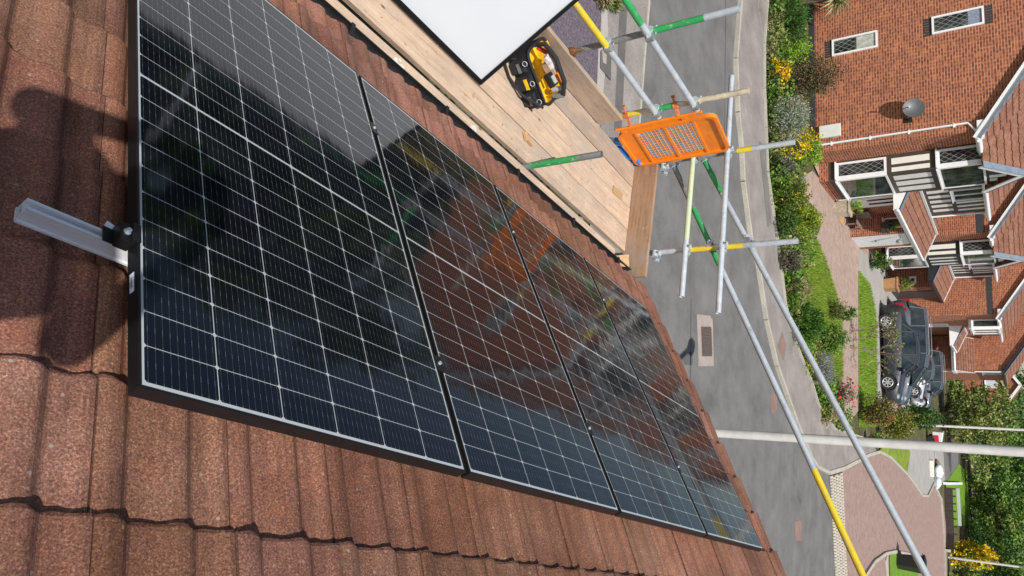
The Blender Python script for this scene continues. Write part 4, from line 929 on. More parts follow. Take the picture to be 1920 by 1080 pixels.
            mb = MB(); mb.tube([H(a0+W, b0-.1, 2.5), H(a0+W, b0-.1, EAVE-.2)], .036, 8); mb.build('downpipe', WHITE if barge is WHITE else BLACKP, root)
    return root
h1 = house('nearest brown and white timbered house with small leaded windows in its orange brick gable', 0, 0, 8.55, BROWN, wins=True, barge=WHITE)
h2 = house('black and white timbered house between the nearest house and the dark parked cars', 11.3, -.2, 8.8, DARKT, band=(4.02, 4.3), barge=WHITE, sw=.22)
h3 = house('third house of the row, orange gable with a dark brick band above the dark cars', 20.6, -2.2, 8.6, BRICK, band=(4.05, 4.3), bay=False)
h4 = house('furthest orange brick house of the row, with the tiled lean-to against its gable', 30.0, -4.2, 8.5, BRICK, bay=False, barge=DARKT)
# pent roofs between houses (porch, garage): parts of the house they serve
def pent(root, a0, a1, bf, zf, bb, zb, cheek=WHITE, gm=WHITE):
    d = (H(0, bb, zb)-H(0, bf, zf)); V = d.length; v = d.normalized(); n = HA.cross(v); mb = MB(); tiled(mb, H(a0, bf, zf), HA, v, n, a1-a0, V, .3, .3)
    pr = mb.build('porch_roof', HTILE, root)
    mb = MB(); mb.tube([H(a0-.03, bf-.05, zf-.02), H(a1, bf-.05, zf-.02)], .05, 10); mb.frame(H(0, bf, zf), HA, HB, Z3, (a0, a1), (-.01, .015), (-.17, .0)); mb.build('gutter', gm, pr)
    mb = MB(); mb.frame(H(0, bf, zf), HA, HB, Z3, (a0, a1), (.02, bb-bf), (-.16, -.13)); mb.build('soffit', gm, pr)
    mb = MB(); mb.prism([H(a0-.005, bf, zf-.15), H(a0-.005, bb, zf-.15), H(a0-.005, bb, zb), H(a0-.005, bf, zf+.02)], HA*-.03); mb.build('cheek', cheek, pr)
    mb = MB(); mb.frame(H(a0, bf, zf), HA, v, n, (-.06, .16), (0, V), (.05, .075)); mb.build('lead_edge', LEADF, pr)
    mb = MB(); mb.frame(H(0, bb, zb), HA, HB, Z3, (a0, a1), (-.08, -.0), (.02, .1)); mb.build('flashing', M('pale_flashing', (.62, .62, .6), .6, 0, .1, 8), pr)
    mb = MB(); mb.frame(H(a1, bf, zf), HA, v, n, (-.05, .0), (0, V), (.03, .075)); mb.build('flashing_end', M('pale_flashing', (.62, .62, .6)), pr)
    return pr
pent(h1, 3.25, 11.28, -1.15, 2.08, -.07, 2.55)
pr_ = MB(); dv = (H(0, 1.6, 3.28)-H(0, -.07, 2.55)); tiled(pr_, H(8.6, -.07, 2.55), HA, dv.normalized(), HA.cross(dv.normalized()), 2.68, dv.length); pr_.build('link_roof', HTILE, h1)
# door, garage
mb = MB(); mb.frame(H(0, 0, 0), HA, HB, Z3, (4.1, 5.3), (-.40, -.36), (.06, 2.02)); dr = mb.build('front_door', WHITE, h1)
for x in (4.35, 4.8):
    mb = MB(); mb.frame(H(0, 0, 0), HA, HB, Z3, (x, x+.16), (-.413, -.398), (.95, 1.85)); mb.build('glazing', GLASS, dr)
mb = MB(); mb.frame(H(0, 0, 0), HA, HB, Z3, (3.2, 4.1), (-.36, -.01), (0, 1.93)); mb.build('porch_wall', BRICK, h1); mb = MB(); mb.frame(H(0, 0, 0), HA, HB, Z3, (5.3, 6.5), (-.36, -.01), (0, 1.93)); mb.build('porch_wall', BRICK, h1); mb = MB(); mb.frame(H(0, 0, 0), HA, HB, Z3, (6.5, 6.68), (-1.14, -.01), (0, 1.93)); mb.build('porch_wall', BRICK, h1); mb = MB(); mb.frame(H(0, 0, 0), HA, HB, Z3, (8.45, 8.75), (-1.14, -.01), (0, 1.93)); mb.build('porch_wall', BRICK, h1); mb = MB(); mb.frame(H(0, 0, 0), HA, HB, Z3, (8.75, 11.29), (-.22, -.01), (0, 2.4)); mb.build('porch_wall', BRICK, h1); mb = MB(); mb.frame(H(0, 0, 0), HA, HB, Z3, (6.68, 8.45), (-1.14, -.9), (1.88, 1.93)); mb.build('porch_wall', BRICK, h1)
mb = MB(); mb.frame(H(0, 0, 0), HA, HB, Z3, (6.69, 8.44), (-1.13, -1.08), (.02, 1.87)); gdr = mb.build('garage_door', WHITE, h1)
mb = MB()
for k in range(1, 8): mb.frame(H(0, 0, 0), HA, HB, Z3, (6.7+k*.217, 6.7+k*.217+.012), (-1.134, -1.128), (.03, 1.86))
mb.build('door_groove', GREYP, gdr)
mb = MB(); mb.frame(H(0, 0, 0), HA, HB, Z3, (7.5, 7.58), (-1.16, -1.13), (.75, .8)); mb.build('handle', BLACKP, gdr)
window(h1, H(6.498, -.55, 1.2), -HB, -HA, .4, .62, [], LEAD, fr_=.05)
mb = MB(); c = H(7.0, -1.2, 1.72); mb.tube([c, c-HB*.1-Z3*.02, c-HB*.16-Z3*.1], [.03, .05, .1], 10); mb.sphere(c-HB*.16-Z3*.12, .07); mb.build('wall_lamp', STEELD, h1)
pent(h2, 14.7, 20.58, -1.45, 2.1, -.27, 2.62, DARKT, BLACKP)
mb = MB(); mb.frame(H(0, 0, 0), HA, HB, Z3, (14.65, 20.4), (-.33, -.21), (0, 2.0)); mb.build('porch_wall', BRICK, h2); mb = MB(); mb.frame(H(0, 0, 0), HA, HB, Z3, (17.0, 20.4), (-1.3, -.34), (0, 1.95)); mb.build('porch_wall', BRICK, h2)
mb = MB(); mb.frame(H(0, 0, 0), HA, HB, Z3, (16.94, 16.99), (-1.1, -.75), (.95, 1.25)); mb.build('house_plaque', WHITE, h2)
mb = MB(); mb.frame(H(0, 0, 0), HA, HB, Z3, (16.928, 16.938), (-1.0, -.85), (1.03, 1.17)); mb.build('plaque_inset', BLACKP, h2)
mb = MB(); mb.frame(H(0, 0, 0), HA, HB, Z3, (18.0, 20.0), (-1.34, -1.302), (0.02, 1.9)); mb.build('garage_door', DARKT, h2)
# house 3: projecting porch, white frames, and the lean-to of house 4
pent(h3, 24.6, 27.9, -3.3, 2.25, -2.2, 2.75)
mb = MB(); mb.frame(H(0, 0, 0), HA, HB, Z3, (22.1, 24.3), (-2.7, -2.205), (3.15, 4.6)); orl = mb.build('oriel', WHITE, h3)
window(h3, H(22.098, -2.24, 3.3), -HB, -HA, .42, 1.2, [], GLASS)
window(h3, H(22.2, -2.702, 3.3), HA, -HB, 2.0, 1.2, [.5], GLASS)
window(h3, H(26.6, -2.203, 3.3), HA, -HB, 1.2, 1.2, [.5], GLASS)
window(h3, H(23.6, -2.203, .9), HA, -HB, 1.0, 1.2, [.5], GLASS)
d = (H(29.98, 0, 3.05)-H(28.2, 0, 2.12)); v = d.normalized(); mb = MB(); tiled(mb, H(28.2, -2.3, 2.12), -HB, v, Vector((-HB)).cross(v), 2.1, d.length, .3, .26); lt = mb.build('lean_to_roof', HTILE, h4)
mb = MB(); mb.tube([H(28.15, -2.28, 2.08), H(28.15, -4.44, 2.08)], .06, 10); mb.frame(H(28.2, 0, 2.08), HA, HB, Z3, (0, .03), (-4.4, -2.3), (-.16, .0)); mb.build('gutter', WHITE, lt)
mb = MB(); mb.prism([H(28.2, -4.41, 1.95), H(29.98, -4.41, 1.95), H(29.98, -4.41, 3.05), H(28.2, -4.41, 2.12)], HB*.03); mb.build('cheek', WHITE, lt); mb = MB(); mb.prism([H(28.2, -2.3, 1.95), H(29.98, -2.3, 1.95), H(29.98, -2.3, 3.05), H(28.2, -2.3, 2.12)], HB*.03); mb.build('cheek', WHITE, lt)
mb = MB(); mb.frame(H(0, 0, 0), HA, HB, Z3, (28.6, 29.99), (-4.25, -2.25), (0, 1.94)); mb.build('lean_to_wall', BRICK, h4)
mb = MB(); mb.tube([H(29.9, -4.32, .1), H(29.9, -4.32, 4.4)], .04, 8); mb.build('downpipe', WHITE, h4)
window(h4, H(31.2, -4.203, 3.4), HA, -HB, 1.8, 1.1, [.5], GLASS)
mb = MB(); mb.frame(H(28.2, -4.41, 1.8), HA, HB, Z3, (-.02, 1.8), (-.04, -.002), (.12, .3)); mb.build('fascia', WHITE, lt)
# dish
dc = H(-.30, .86, 2.95); dn = (-HA*.86-HB*.22+Z3*.36).normalized()
dish = empty('satellite_dish', H(0, .8, 2.75), 'round dark grey satellite dish on the nearest orange brick gable', 'satellite dish')
du = dn.cross(Z3).normalized(); dvv = du.cross(dn); mb = MB(); vs = [dc-dn*.06]; n = 24; fs = []
for ri in range(1, 6):
    r = .29*ri/5
    for k in range(n): a = 2*PI*k/n; vs.append(dc-dn*.06*(1-(ri/5)**2)+du*(r*math.cos(a)*.94)+dvv*(r*math.sin(a)*1.06))
for k in range(n): fs.append((0, 1+k, 1+(k+1) % n))
for ri in range(4):
    for k in range(n): fs.append((1+ri*n+k, 1+(ri+1)*n+k, 1+(ri+1)*n+(k+1) % n, 1+ri*n+(k+1) % n))
mb.add(vs, fs, 0, True); mb.add([v-dn*.012 for v in vs], [f[::-1] for f in fs], 0, True); mb.build('reflector', M('dish_grey', (.075, .08, .085), .5, .2, .3, 40), dish)
mb = MB(); lnb = dc+dn*.36-dvv*.22; mb.tube([dc-dvv*.30-dn*.03, lnb-dvv*.04], .012, 8); mb.build('arm', BLACKP, dish)
mb = MB(); mb.tube([lnb-dn*.02, lnb-dn*.12], .028, 10); mb.build('receiver', GREYP, dish)
mb = MB(); mb.tube([dc-dn*.08, H(-.08, .62, 2.8), H(-.0, .62, 2.75)], .02, 8); mb.frame(H(0, .62, 2.75), HA, HB, Z3, (-.012, .0), (-.08, .08), (-.12, .12)); mb.build('bracket', BLACKP, dish)

# ================================================================== CARS
def car(name, label, a, b, rz, paint, L=4.4, Wd=1.82, Ht=1.52, estate=True, mono=False, top=None):
    root = empty(name, H(a, b, 0), label, 'car'); o0 = H(a, b, 0); fx = Vector((math.cos(rz), math.sin(rz), 0)); fy = Vector((-math.sin(rz), math.cos(rz), 0))
    def q(x, y, z): return o0+fx*x+fy*y+Z3*z
    h2 = L/2; belt = .62*Ht; WB = L*.61; wr = .325; xa = -WB/2-.03; xf = WB/2+.0
    # profile: stations (x, z_low, z_belt, halfwidth_low, halfwidth_belt)
    st = [(-h2, .45, .80, .60, .62), (-h2+.06, .28, .90, .78, .78), (-h2+.35, .22, .94, .88, .86), (xa-.36, .20, belt+.02, .90, .87), (xa, .20, belt+.02, .905, .875), (xa+.36, .2, belt+.01, .905, .875), (0, .2, belt-.01, .905, .875), (xf-.55, .2, belt-.04, .90, .87), (xf-.36, .2, belt-.08, .90, .86), (xf, .2, belt-.15, .895, .845), (xf+.36, .2, belt-.22, .87, .80), (h2-.12, .24, .66, .76, .70), (h2, .36, .56, .56, .54)]
    k_ = Wd/1.82; rows = []
    for x, z0, z1, w0, w1 in st:
        w0 *= k_; w1 *= k_; zm = z0+(z1-z0)*.55
        row = [(0, z0), (w0*.9, z0), (w0, z0+.10), (w0*1.005, zm), (w1*1.0, z1-.05), (w1*.93, z1), (w1*.5, z1+.03), (0, z1+.04)]
        rows.append((x, row))
    mb = MB(); m = 8
    for sg in (-1, 1):
        vs = [q(x, sg*y, z) for x, r in rows for y, z in r]; fs = []
        for i in range(len(rows)-1):
            for j in range(m-1):
                f = (i*m+j, i*m+j+1, (i+1)*m+j+1, (i+1)*m+j); fs.append(f if sg < 0 else f[::-1])
        fs.append(tuple(range(m)) if sg > 0 else tuple(range(m))[::-1]); e = (len(rows)-1)*m; fs.append(tuple(range(e, e+m)) if sg < 0 else tuple(range(e, e+m))[::-1])
        mb.add(vs, fs, 0, True)
    body = mb.build('body', paint, root)
    # cabin: paint roof + pillars over a glass house
    topp = top or paint
    gh_ = [(-h2+.12 if estate else -h2+.45, belt+.0, .80), (-h2+.42 if estate else -h2+1.25, Ht-(.06 if estate else .10), .64), (-h2+(1.3 if estate else 1.75), Ht, .66), (.15, Ht-.015, .66), (.75 if mono else .55, Ht-.12, .64), (xf+.12 if mono else xf-.42, belt-.05, .80 if not mono else .74)]
    gh_ = [(x, z, w*k_) for x, z, w in gh_]
    base = [(-h2+.12 if estate else -h2+.75, .84), (xf-.40, .84)]
    mb = MB(); top = gh_; bz = belt-.04
    lo = [(-h2+.14 if estate else -h2+.5), (-h2+.38 if estate else -h2+.9), -h2+1.3, .15, .75, xf+.14 if mono else xf-.38]
    for sg in (-1, 1):
        vs = [q(x, sg*.85*k_, bz) for x in lo]+[q(x, sg*(w-.0), z-.05) for x, z, w in top]
        fs = [(i, i+1, 7+i, 6+i) if sg < 0 else (i+1, i, 6+i, 7+i) for i in range(5)]
        mb.add(vs, fs, 0)
    for i, j in ((4, 5), (0, 1)):
        a_, c_ = top[i], top[j]; f = [q(a_[0], -a_[2], a_[1]-.05), q(a_[0], a_[2], a_[1]-.05), q(c_[0], c_[2], c_[1]-.05), q(c_[0], -c_[2], c_[1]-.05)]
        mb.add([p for p in f], [(0, 1, 2, 3)])
    gl = mb.build('windows', CGLASS, root)
    mb = MB(); xs = [t for t in top[1:5]]; vs = []
    for x, z, w_ in xs: vs += [q(x, -w_-.03, z-.06), q(x, -w_+.04, z+.0), q(x, 0, z+.03), q(x, w_-.04, z+.0), q(x, w_+.03, z-.06)]
    mb.add(vs, [(i*5+j, (i+1)*5+j, (i+1)*5+j+1, i*5+j+1) for i in range(3) for j in range(4)], 0, True)
    mb.build('car_roof', topp, root)
    for sg in (-1, 1):
        for (x0, x1, z1, w1) in ((lo[5]+.02, top[4][0], top[4][1]-.03, top[4][2]), (lo[1], top[1][0]+.04, top[1][1]-.03, top[1][2]), (lo[3]-.05, .1, Ht-.05, top[3][2]), (-h2+1.3, -h2+1.3, Ht-.04, top[2][2])):
            mb = MB(); mb.beam(q(x0, sg*.855*k_, bz), q(x1, sg*(w1+.008), z1), .05, .06, 0, fy); mb.build('pillar', topp, root)
    for sg in ((-1, 1) if estate else ()): mb = MB(); mb.tube([q(-h2+.5, sg*top[2][2], Ht+.03), q(-h2+.65, sg*top[2][2], Ht+.06), q(.0, sg*top[2][2], Ht+.06), q(.15, sg*top[2][2], Ht+.02)], .016, 8); mb.build('roof_rail', STEELD, root)
    for x in (xa, xf):
        for sg in (-1, 1):
            mb = MB(); c = q(x, sg*.80*k_, wr); mb.tube([c, c+fy*(sg*.13)], wr, 24); tw_ = mb.build('wheel', M('tyre', (.015, .015, .016), .85, 0, .2, 30), root)
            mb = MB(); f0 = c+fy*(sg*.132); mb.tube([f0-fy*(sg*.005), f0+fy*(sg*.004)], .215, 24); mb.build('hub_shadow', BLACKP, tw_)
            mb = MB()
            for s5 in range(7):
                a_ = 2*PI*s5/7; dd = fx*math.cos(a_)+Z3*math.sin(a_); mb.beam(f0+fy*(sg*.01), f0+dd*.21+fy*(sg*.01), .05, .02, 0, fy)
            mb.tube([f0+dd2*.205+fy*(sg*.01) for dd2 in [fx*math.cos(t)+Z3*math.sin(t) for t in np.linspace(0, 2*PI, 25)]], .018, 6); mb.tube([f0, f0+fy*(sg*.025)], .05, 12)
            mb.build('rim', M('alloy_rim', (.62, .63, .65), .35, .6, .1, 8), tw_)
            mb = MB(); mb.tube([q(x, sg*(.905*k_-.06), wr+.0)+(fx*math.cos(t)+Z3*math.sin(t))*(wr+.045)+fy*(sg*.055) for t in np.linspace(-.1, PI+.1, 17)], .032, 6); mb.build('wheel_arch', BLACKP, root)
    for sg in (-1, 1):
        mb = MB(); mb.sphere(q(xf-.55, sg*(.98*k_), belt+.04), (.10, .10, .07)); mb.build('wing_mirror', paint, root)
        mb = MB(); mb.sphere(q(h2-.28, sg*.62*k_, .66), (.16, .14, .09)); mb.build('headlight', M('lamp_glass', (.25, .27, .3), .2, .0, .2, 9), root)
        mb = MB(); mb.frame(q(-h2+.02, sg*.68*k_, .72), fx, fy, Z3, (-.03, .1), (-.1, .1), (0, .28)); mb.build('tail_light', M('tail_red', (.35, .01, .01), .2, 0, .1, 9), root)
        for xh in (-.75, .3):
            mb = MB(); mb.tube([q(xh, sg*(.905*k_+.008), belt-.13), q(xh+.18, sg*(.905*k_+.008), belt-.13)], .014, 8); mb.build('door_handle', paint, root)
        mb = MB()
        for xh in (-.95, .12, 1.0): mb.beam(q(xh, sg*.912*k_, .32), q(xh+.03, sg*.885*k_, belt-.1), .012, .012, 0, fy)
        mb.beam(q(xa+.4, sg*.915*k_, .24), q(xf-.4, sg*.915*k_, .24), .03, .08, 0, Z3); mb.build('door_seam', BLACKP, root)
    mb = MB(); mb.frame(q(h2-.03, 0, .36), fx, fy, Z3, (-.02, .03), (-.4, .4), (0, .14)); mb.build('grille', BLACKP, root)
    return root
CB = M('dark_grey_paint', (.024, .028, .037), .5, 0, .1, 3, coat=.35); CB2 = M('grey_blue_paint', (.065, .078, .10), .5, 0, .12, 3, coat=.8); CW = M('white_car_paint', (.58, .60, .62), .4, 0, .04, 3, coat=.2)
rzc = PHI-PI/2
car('parked_car', 'dark grey hatchback car parked side-on behind the clipped lawn, nearest of the cars', 14.2, -4.88, rzc, CB, 4.45, 1.82, 1.52, False)
car('parked_car', 'taller grey people carrier parked behind the dark grey hatchback car', 16.75, -4.55, rzc, CB2, 5.0, 1.88, 1.70, True, True)
car('parked_car', 'white car behind the grey people carrier, only its front wing showing', 24.3, -4.75, rzc, CW, 4.1, 1.75, 1.30, False, False, CB2)
car('parked_car', 'blue grey car furthest back, only its windscreen showing by the brick porch', 27.6, -5.1, rzc, CB2, 4.3, 1.8, 1.5)

# ================================================================== PLANTS
def leaves(mb, cs, n, size, tints, aspect=2.0, droop=0, up=.0, hollow=.55):
    """cs: list of (centre, (rx, ry, rz)); n leaf faces spread through their volumes."""
    vol = np.array([c[1][0]*c[1][1]*c[1][2] for c in cs])**.75; vol = vol/vol.sum()
    for (c, r), fq in zip(cs, vol):
        k = max(4, int(n*fq)); c = np.array(c); r = np.array(r)
        nc = max(5, k//22); dirs = rng.normal(size=(nc, 3)); dirs /= np.linalg.norm(dirs, axis=1)[:, None]
        cl = dirs*(hollow+(1-hollow)*rng.random((nc, 1))**.6)*rng.uniform(.82, 1.10, (nc, 1)); ct = rng.integers(0, len(tints), nc)
        idx = rng.integers(0, nc, k); off = rng.normal(size=(k, 3))*.16
        pts = c+(cl[idx]+off)*r; sz = size*rng.uniform(.6, 1.35, k)
        d1 = rng.normal(size=(k, 3)); d1[:, 2] = d1[:, 2]*.7+up-droop; d1 += cl[idx]*.8; d1 /= np.linalg.norm(d1, axis=1)[:, None]
        d2 = np.cross(d1, rng.normal(size=(k, 3))); d2 /= np.linalg.norm(d2, axis=1)[:, None]
        for i in range(k):
            p = pts[i]
            if p[2] < .03: p = np.array([p[0], p[1], .03+.1*random.random()])
            a, b = d1[i]*sz[i], d2[i]*sz[i]/aspect; t = tints[ct[idx[i]]]; s = random.uniform(.75, 1.25)
            mb.add([p, p+a*.5+b*.5, p+a, p+a*.5-b*.5], [(0, 1, 2, 3)], 0, False, (t[0]*s, t[1]*s, t[2]*s))
LEAF = mat_leaf('leaf', (1, 1, 1), .12)
BARK = M('bark', (.10, .07, .05), .9, 0, .4, 12, .5)
def T(*c): return list(c)
TG = T((.065, .15, .022), (.11, .22, .028), (.16, .28, .04)); TBR = T((.15, .31, .018), (.22, .39, .025), (.29, .44, .04)); TDK = T((.028, .075, .015), (.06, .135, .025), (.11, .19, .035))
TYF = T((.62, .40, .008), (.66, .47, .01), (.10, .18, .02), (.07, .13, .02)); TSIL = T((.22, .26, .19), (.32, .36, .28), (.14, .18, .11)); TBRN = T((.13, .08, .045), (.09, .07, .03), (.07, .10, .025), (.16, .11, .06))
TYG = T((.22, .30, .012), (.30, .36, .02), (.14, .24, .018)); TTAN = T((.32, .26, .14), (.24, .20, .09), (.14, .17, .04), (.38, .30, .18)); TOL = T((.12, .17, .035), (.19, .24, .05), (.26, .29, .08), (.08, .12, .025))
TRUS = T((.20, .10, .04), (.14, .13, .03), (.24, .19, .04), (.08, .10, .025)); TLAV = T((.20, .20, .22), (.14, .17, .11), (.25, .24, .28))
def shrub(name, label, x0, x1, y0, y1, tints, n=1500, size=.07, group=None, flower=None, lumps=7, up=0, hollow=.5, aspect=2., stems=6, cat='shrub', base=None):
    """photo extent of the plant: x0 is its foot, x1 its top, y0..y1 its sides."""
    yb = (y0+y1)/2; g = G(x0+ (base or 2), yb); z = depth(g); wd = (y1-y0)*z/FPX; ht = (x1-x0)*z/1500*1.02
    root = empty(name, g, label, cat, group); back = Vector((FW.x, FW.y, 0)).normalized()
    c0 = g+back*wd*.22; cs = []
    side = Vector((-back.y, back.x, 0))
    for i in range(lumps):
        a = 2*PI*i/lumps+random.random(); rr_ = wd*.25*random.uniform(.7, 1.1); q = c0+(side*math.cos(a)+back*math.sin(a)*.8)*rr_
        zz_ = ht*random.uniform(.36, .6); r3 = (wd*.27*random.uniform(.8, 1.15),)*2+(ht*.40*random.uniform(.8, 1.1),); cs.append(((q.x, q.y, zz_), r3))
    cs.append(((c0.x, c0.y, ht*.58), (wd*.30, wd*.30, ht*.44)))
    mb = MB(); leaves(mb, cs, n, size, tints, aspect, 0, up, hollow); mb.build('foliage', LEAF, root)
    mb = MB()
    for i in range(stems):
        a = 2*PI*i/stems; e = c0+(side*math.cos(a)+back*math.sin(a))*wd*.24+Z3*ht*random.uniform(.5, .75); mb.tube([c0+side*.05*math.cos(a)+Z3*0, c0.lerp(e, .5)+Z3*ht*.1, e], [.022, .014, .006], 6)
    mb.build('stems', BARK, root)
    if flower:
        mb = MB(); leaves(mb, [((c[0], c[1], c[2]+.04), (r[0]*1.08, r[1]*1.08, r[2]*1.08)) for c, r in cs], flower[0], flower[1], flower[2], 1.2, 0, .3, .85); mb.build('flowers', LEAF, root)
    return root
gsh = 'shrubs along the far pavement'
shrub('conifer', 'dark green feathery conifer at the pavement edge by the gable', 1452, 1508, -40, 86, T((.028, .085, .012), (.045, .12, .016), (.07, .15, .02)), 4200, .10, gsh, up=1.0, aspect=4)
shrub('shrub', 'bright green dome shrub under the lower leaded gable window', 1456, 1522, 82, 124, TBR, 2400, .05, gsh)
shrub('shrub', 'orange yellow flowering shrub against the wide brown heather', 1431, 1472, 106, 166, TDK, 1500, .06, gsh, (650, .055, T((.62, .36, .005), (.68, .46, .01))))
shrub('heather', 'wide brown and olive heather shrub against the brick gable', 1460, 1577, 112, 200, TBRN, 6500, .06, gsh, lumps=10)
shrub('shrub', 'small dark green clump at the foot of the silver bush', 1429, 1468, 160, 186, TDK, 1000, .05, gsh)
shrub('shrub', 'silver grey leaved bush below the satellite dish', 1430, 1517, 184, 268, TSIL, 4200, .06, gsh, lumps=9, up=.4, aspect=3)
shrub('shrub', 'yellow flowered bush next to the silver bush', 1443, 1520, 236, 300, TOL, 1800, .05, gsh, (1500, .05, T((.66, .44, .01), (.72, .53, .02))))
shrub('shrub', 'fresh green bush by the corner of the nearest house', 1478, 1543, 250, 322, TBR, 2600, .06, gsh)
shrub('shrub', 'grey dark low bush in front of the fresh green corner bush', 1436, 1492, 292, 334, T((.05, .08, .03), (.10, .12, .07), (.16, .17, .11)), 1500, .06, gsh)
shrub('shrub', 'green gold variegated hedge bush beside the block drive', 1440, 1512, 332, 402, T((.10, .17, .015), (.18, .24, .02), (.06, .10, .015)), 3200, .06, gsh, (120, .05, T((.5, .35, .02), (.45, .2, .05))))
shrub('shrub', 'dark green low hedge bush at the foot of the golden bush', 1444, 1500, 388, 446, T((.05, .11, .015), (.10, .18, .02), (.035, .07, .012)), 2400, .06, gsh)
shrub('shrub', 'golden green round bush next to the block drive', 1476, 1538, 382, 450, TYG, 3000, .06, gsh)
shrub('shrub', 'dark twiggy half bare bush at the lawn edge', 1452, 1506, 462, 516, T((.08, .08, .045), (.05, .06, .03), (.14, .12, .08), (.18, .16, .11)), 2000, .06, gsh, hollow=.2, stems=14)
shrub('shrub', 'tan dry perennial clump beyond the twiggy bush', 1466, 1516, 520, 566, TTAN, 2000, .08, gsh, up=1.2, aspect=6)
shrub('shrub', 'smooth deep green mound shrub beside the steel tube', 1478, 1538, 570, 652, T((.028, .095, .008), (.05, .14, .012), (.085, .19, .02)), 5200, .09, gsh, up=1.0, aspect=4)
shrub('shrub', 'green bush with orange red flowers by the block drive', 1530, 1586, 608, 668, TG, 2400, .07, gsh, (40, .06, T((.6, .08, .03), (.65, .2, .05))))
shrub('shrub', 'leafy rose branch reaching over the block drive', 1545, 1586, 556, 606, T((.14, .15, .04), (.08, .12, .03)), 1000, .06, gsh, (30, .07, T((.6, .25, .2), (.6, .12, .06))), hollow=.1)
shrub('shrub', 'dark leafed low branch over the clipped lawn', 1572, 1606, 574, 606, TDK+TG, 700, .08, gsh, hollow=.1)
shrub('lavender', 'grey lavender clump above the pavement edge', 1512, 1560, 652, 738, TLAV, 2600, .08, gsh, up=1.4, aspect=7)
shrub('shrub', 'low yellow green tuft at the pavement edge by the lavender', 1502, 1530, 660, 704, TYG, 900, .06, gsh)
shrub('shrub', 'low tan tuft at the end of the far garden bed', 1532, 1566, 746, 800, TTAN+TYG, 1400, .07, gsh, hollow=.2)
shrub('rose_bush', 'thorny rose bush with bright pink red blooms on long canes', 1560, 1604, 706, 768, T((.09, .13, .03), (.16, .12, .07)), 700, .06, gsh, (26, .12, T((.75, .05, .09), (.7, .08, .14))), hollow=.05, stems=16)
shrub('shrub', 'rust brown hedge bush in front of the dark car bonnet', 1604, 1680, 738, 800, TRUS, 3400, .09, gsh, hollow=.3, lumps=9)
shrub('shrub', 'mixed yellow and green hedge bush at the road corner', 1640, 1712, 762, 830, T((.24, .26, .03), (.17, .17, .03), (.10, .13, .02)), 3600, .10, gsh, (200, .08, T((.35, .15, .04),)), lumps=9)
shrub('shrub', 'dark green bush in front of the white car', 1680, 1758, 762, 804, TDK, 3600, .13, gsh)
shrub('shrub', 'small green bush on the corner by the tall lamp post', 1618, 1660, 812, 832, TG, 700, .08, gsh)
shrub('shrub', 'dark evergreen shrub under the white bay window of the black timbered house', 1626, 1664, 470, 512, TDK, 1800, .08, None)
# spiky cordyline by the gable
cg = G(1498, 6); cord = empty('cordyline', cg, 'spiky pale green cordyline against the brick gable at the photo edge', 'plant'); mb = MB()
for head, nlf in ((cg+Vector((.3, .5, 1.15)), 150), (cg+Vector((.2, .0, .95)), 110), (cg+Vector((.3, 1.2, 1.2)), 130)):
    for i in range(nlf):
        d = Vector(rng.normal(size=3)); d.z = abs(d.z)*.9-.25; d.normalize(); l = random.uniform(.55, .9); s_ = d.cross(Z3).normalized()*.022; t = random.choice([(.26, .31, .12), (.36, .38, .2), (.14, .19, .06)])
        mid = head+d*l*.55+Z3*.04; tip = head+d*l-Z3*.18*l; mb.add([head-s_*.5, head+s_*.5, mid+s_, mid-s_], [(0, 1, 2, 3)], 0, False, t); mb.add([mid-s_, mid+s_, tip], [(0, 1, 2)], 0, False, t)
mb.build('leaves', LEAF, cord); mb = MB(); mb.tube([cg, cg+Vector((.2, .3, .6)), cg+Vector((.3, .5, 1.15))], [.08, .06, .05], 8); mb.tube([cg, cg+Vector((.2, 0, .95))], .05, 8); mb.tube([cg, cg+Vector((.3, 1.2, 1.2))], .05, 8); mb.build('trunk', BARK, cord)
# grass clumps around the near slate bed
shrub('shrub', 'dry straw tuft on the slate bed edge at the top of the photo', 1112, 1134, -30, 10, TTAN, 700, .16, None, up=1., aspect=6)
shrub('shrub', 'dark and yellow tuft at the path edge behind the yellow rail', 1136, 1160, -30, 18, TTAN+TDK+TYG, 900, .1, None, up=1., aspect=5)
# bare branches in front of the dark car
tg = G(1592, 640); tw = empty('twiggy_shrub', tg, 'bare twiggy shrub with few leaves standing before the dark car', 'shrub'); mb = MB()
ends = []
def grow(p, d, l, r, dep):
    q = p+d*l; mid = p.lerp(q, .5)+Vector(rng.normal(size=3))*l*.07; mb.tube([p, mid, q], [r, r*.85, r*.65], 6); ends.append(q)
    if dep > 0:
        for _ in range(3 if dep > 1 else 2): grow(q, (d+Vector(rng.normal(size=3))*.5+Z3*.12).normalized(), l*.66, r*.6, dep-1)
for i in range(5): grow(tg+Vector((random.uniform(-.2, .2), random.uniform(-.4, .5), 0)), (Z3+Vector(rng.normal(size=3))*.45).normalized(), .75, .02, 3)
mb.build('branches', M('grey_bark', (.26, .2, .16), .9, 0, .3, 12), tw); mb = MB(); leaves(mb, [((e.x, e.y, e.z), (.09, .09, .09)) for e in random.sample(ends, 60)], 380, .09, TBR[:1]+TRUS+TOL, 1.8); mb.build('foliage', LEAF, tw)
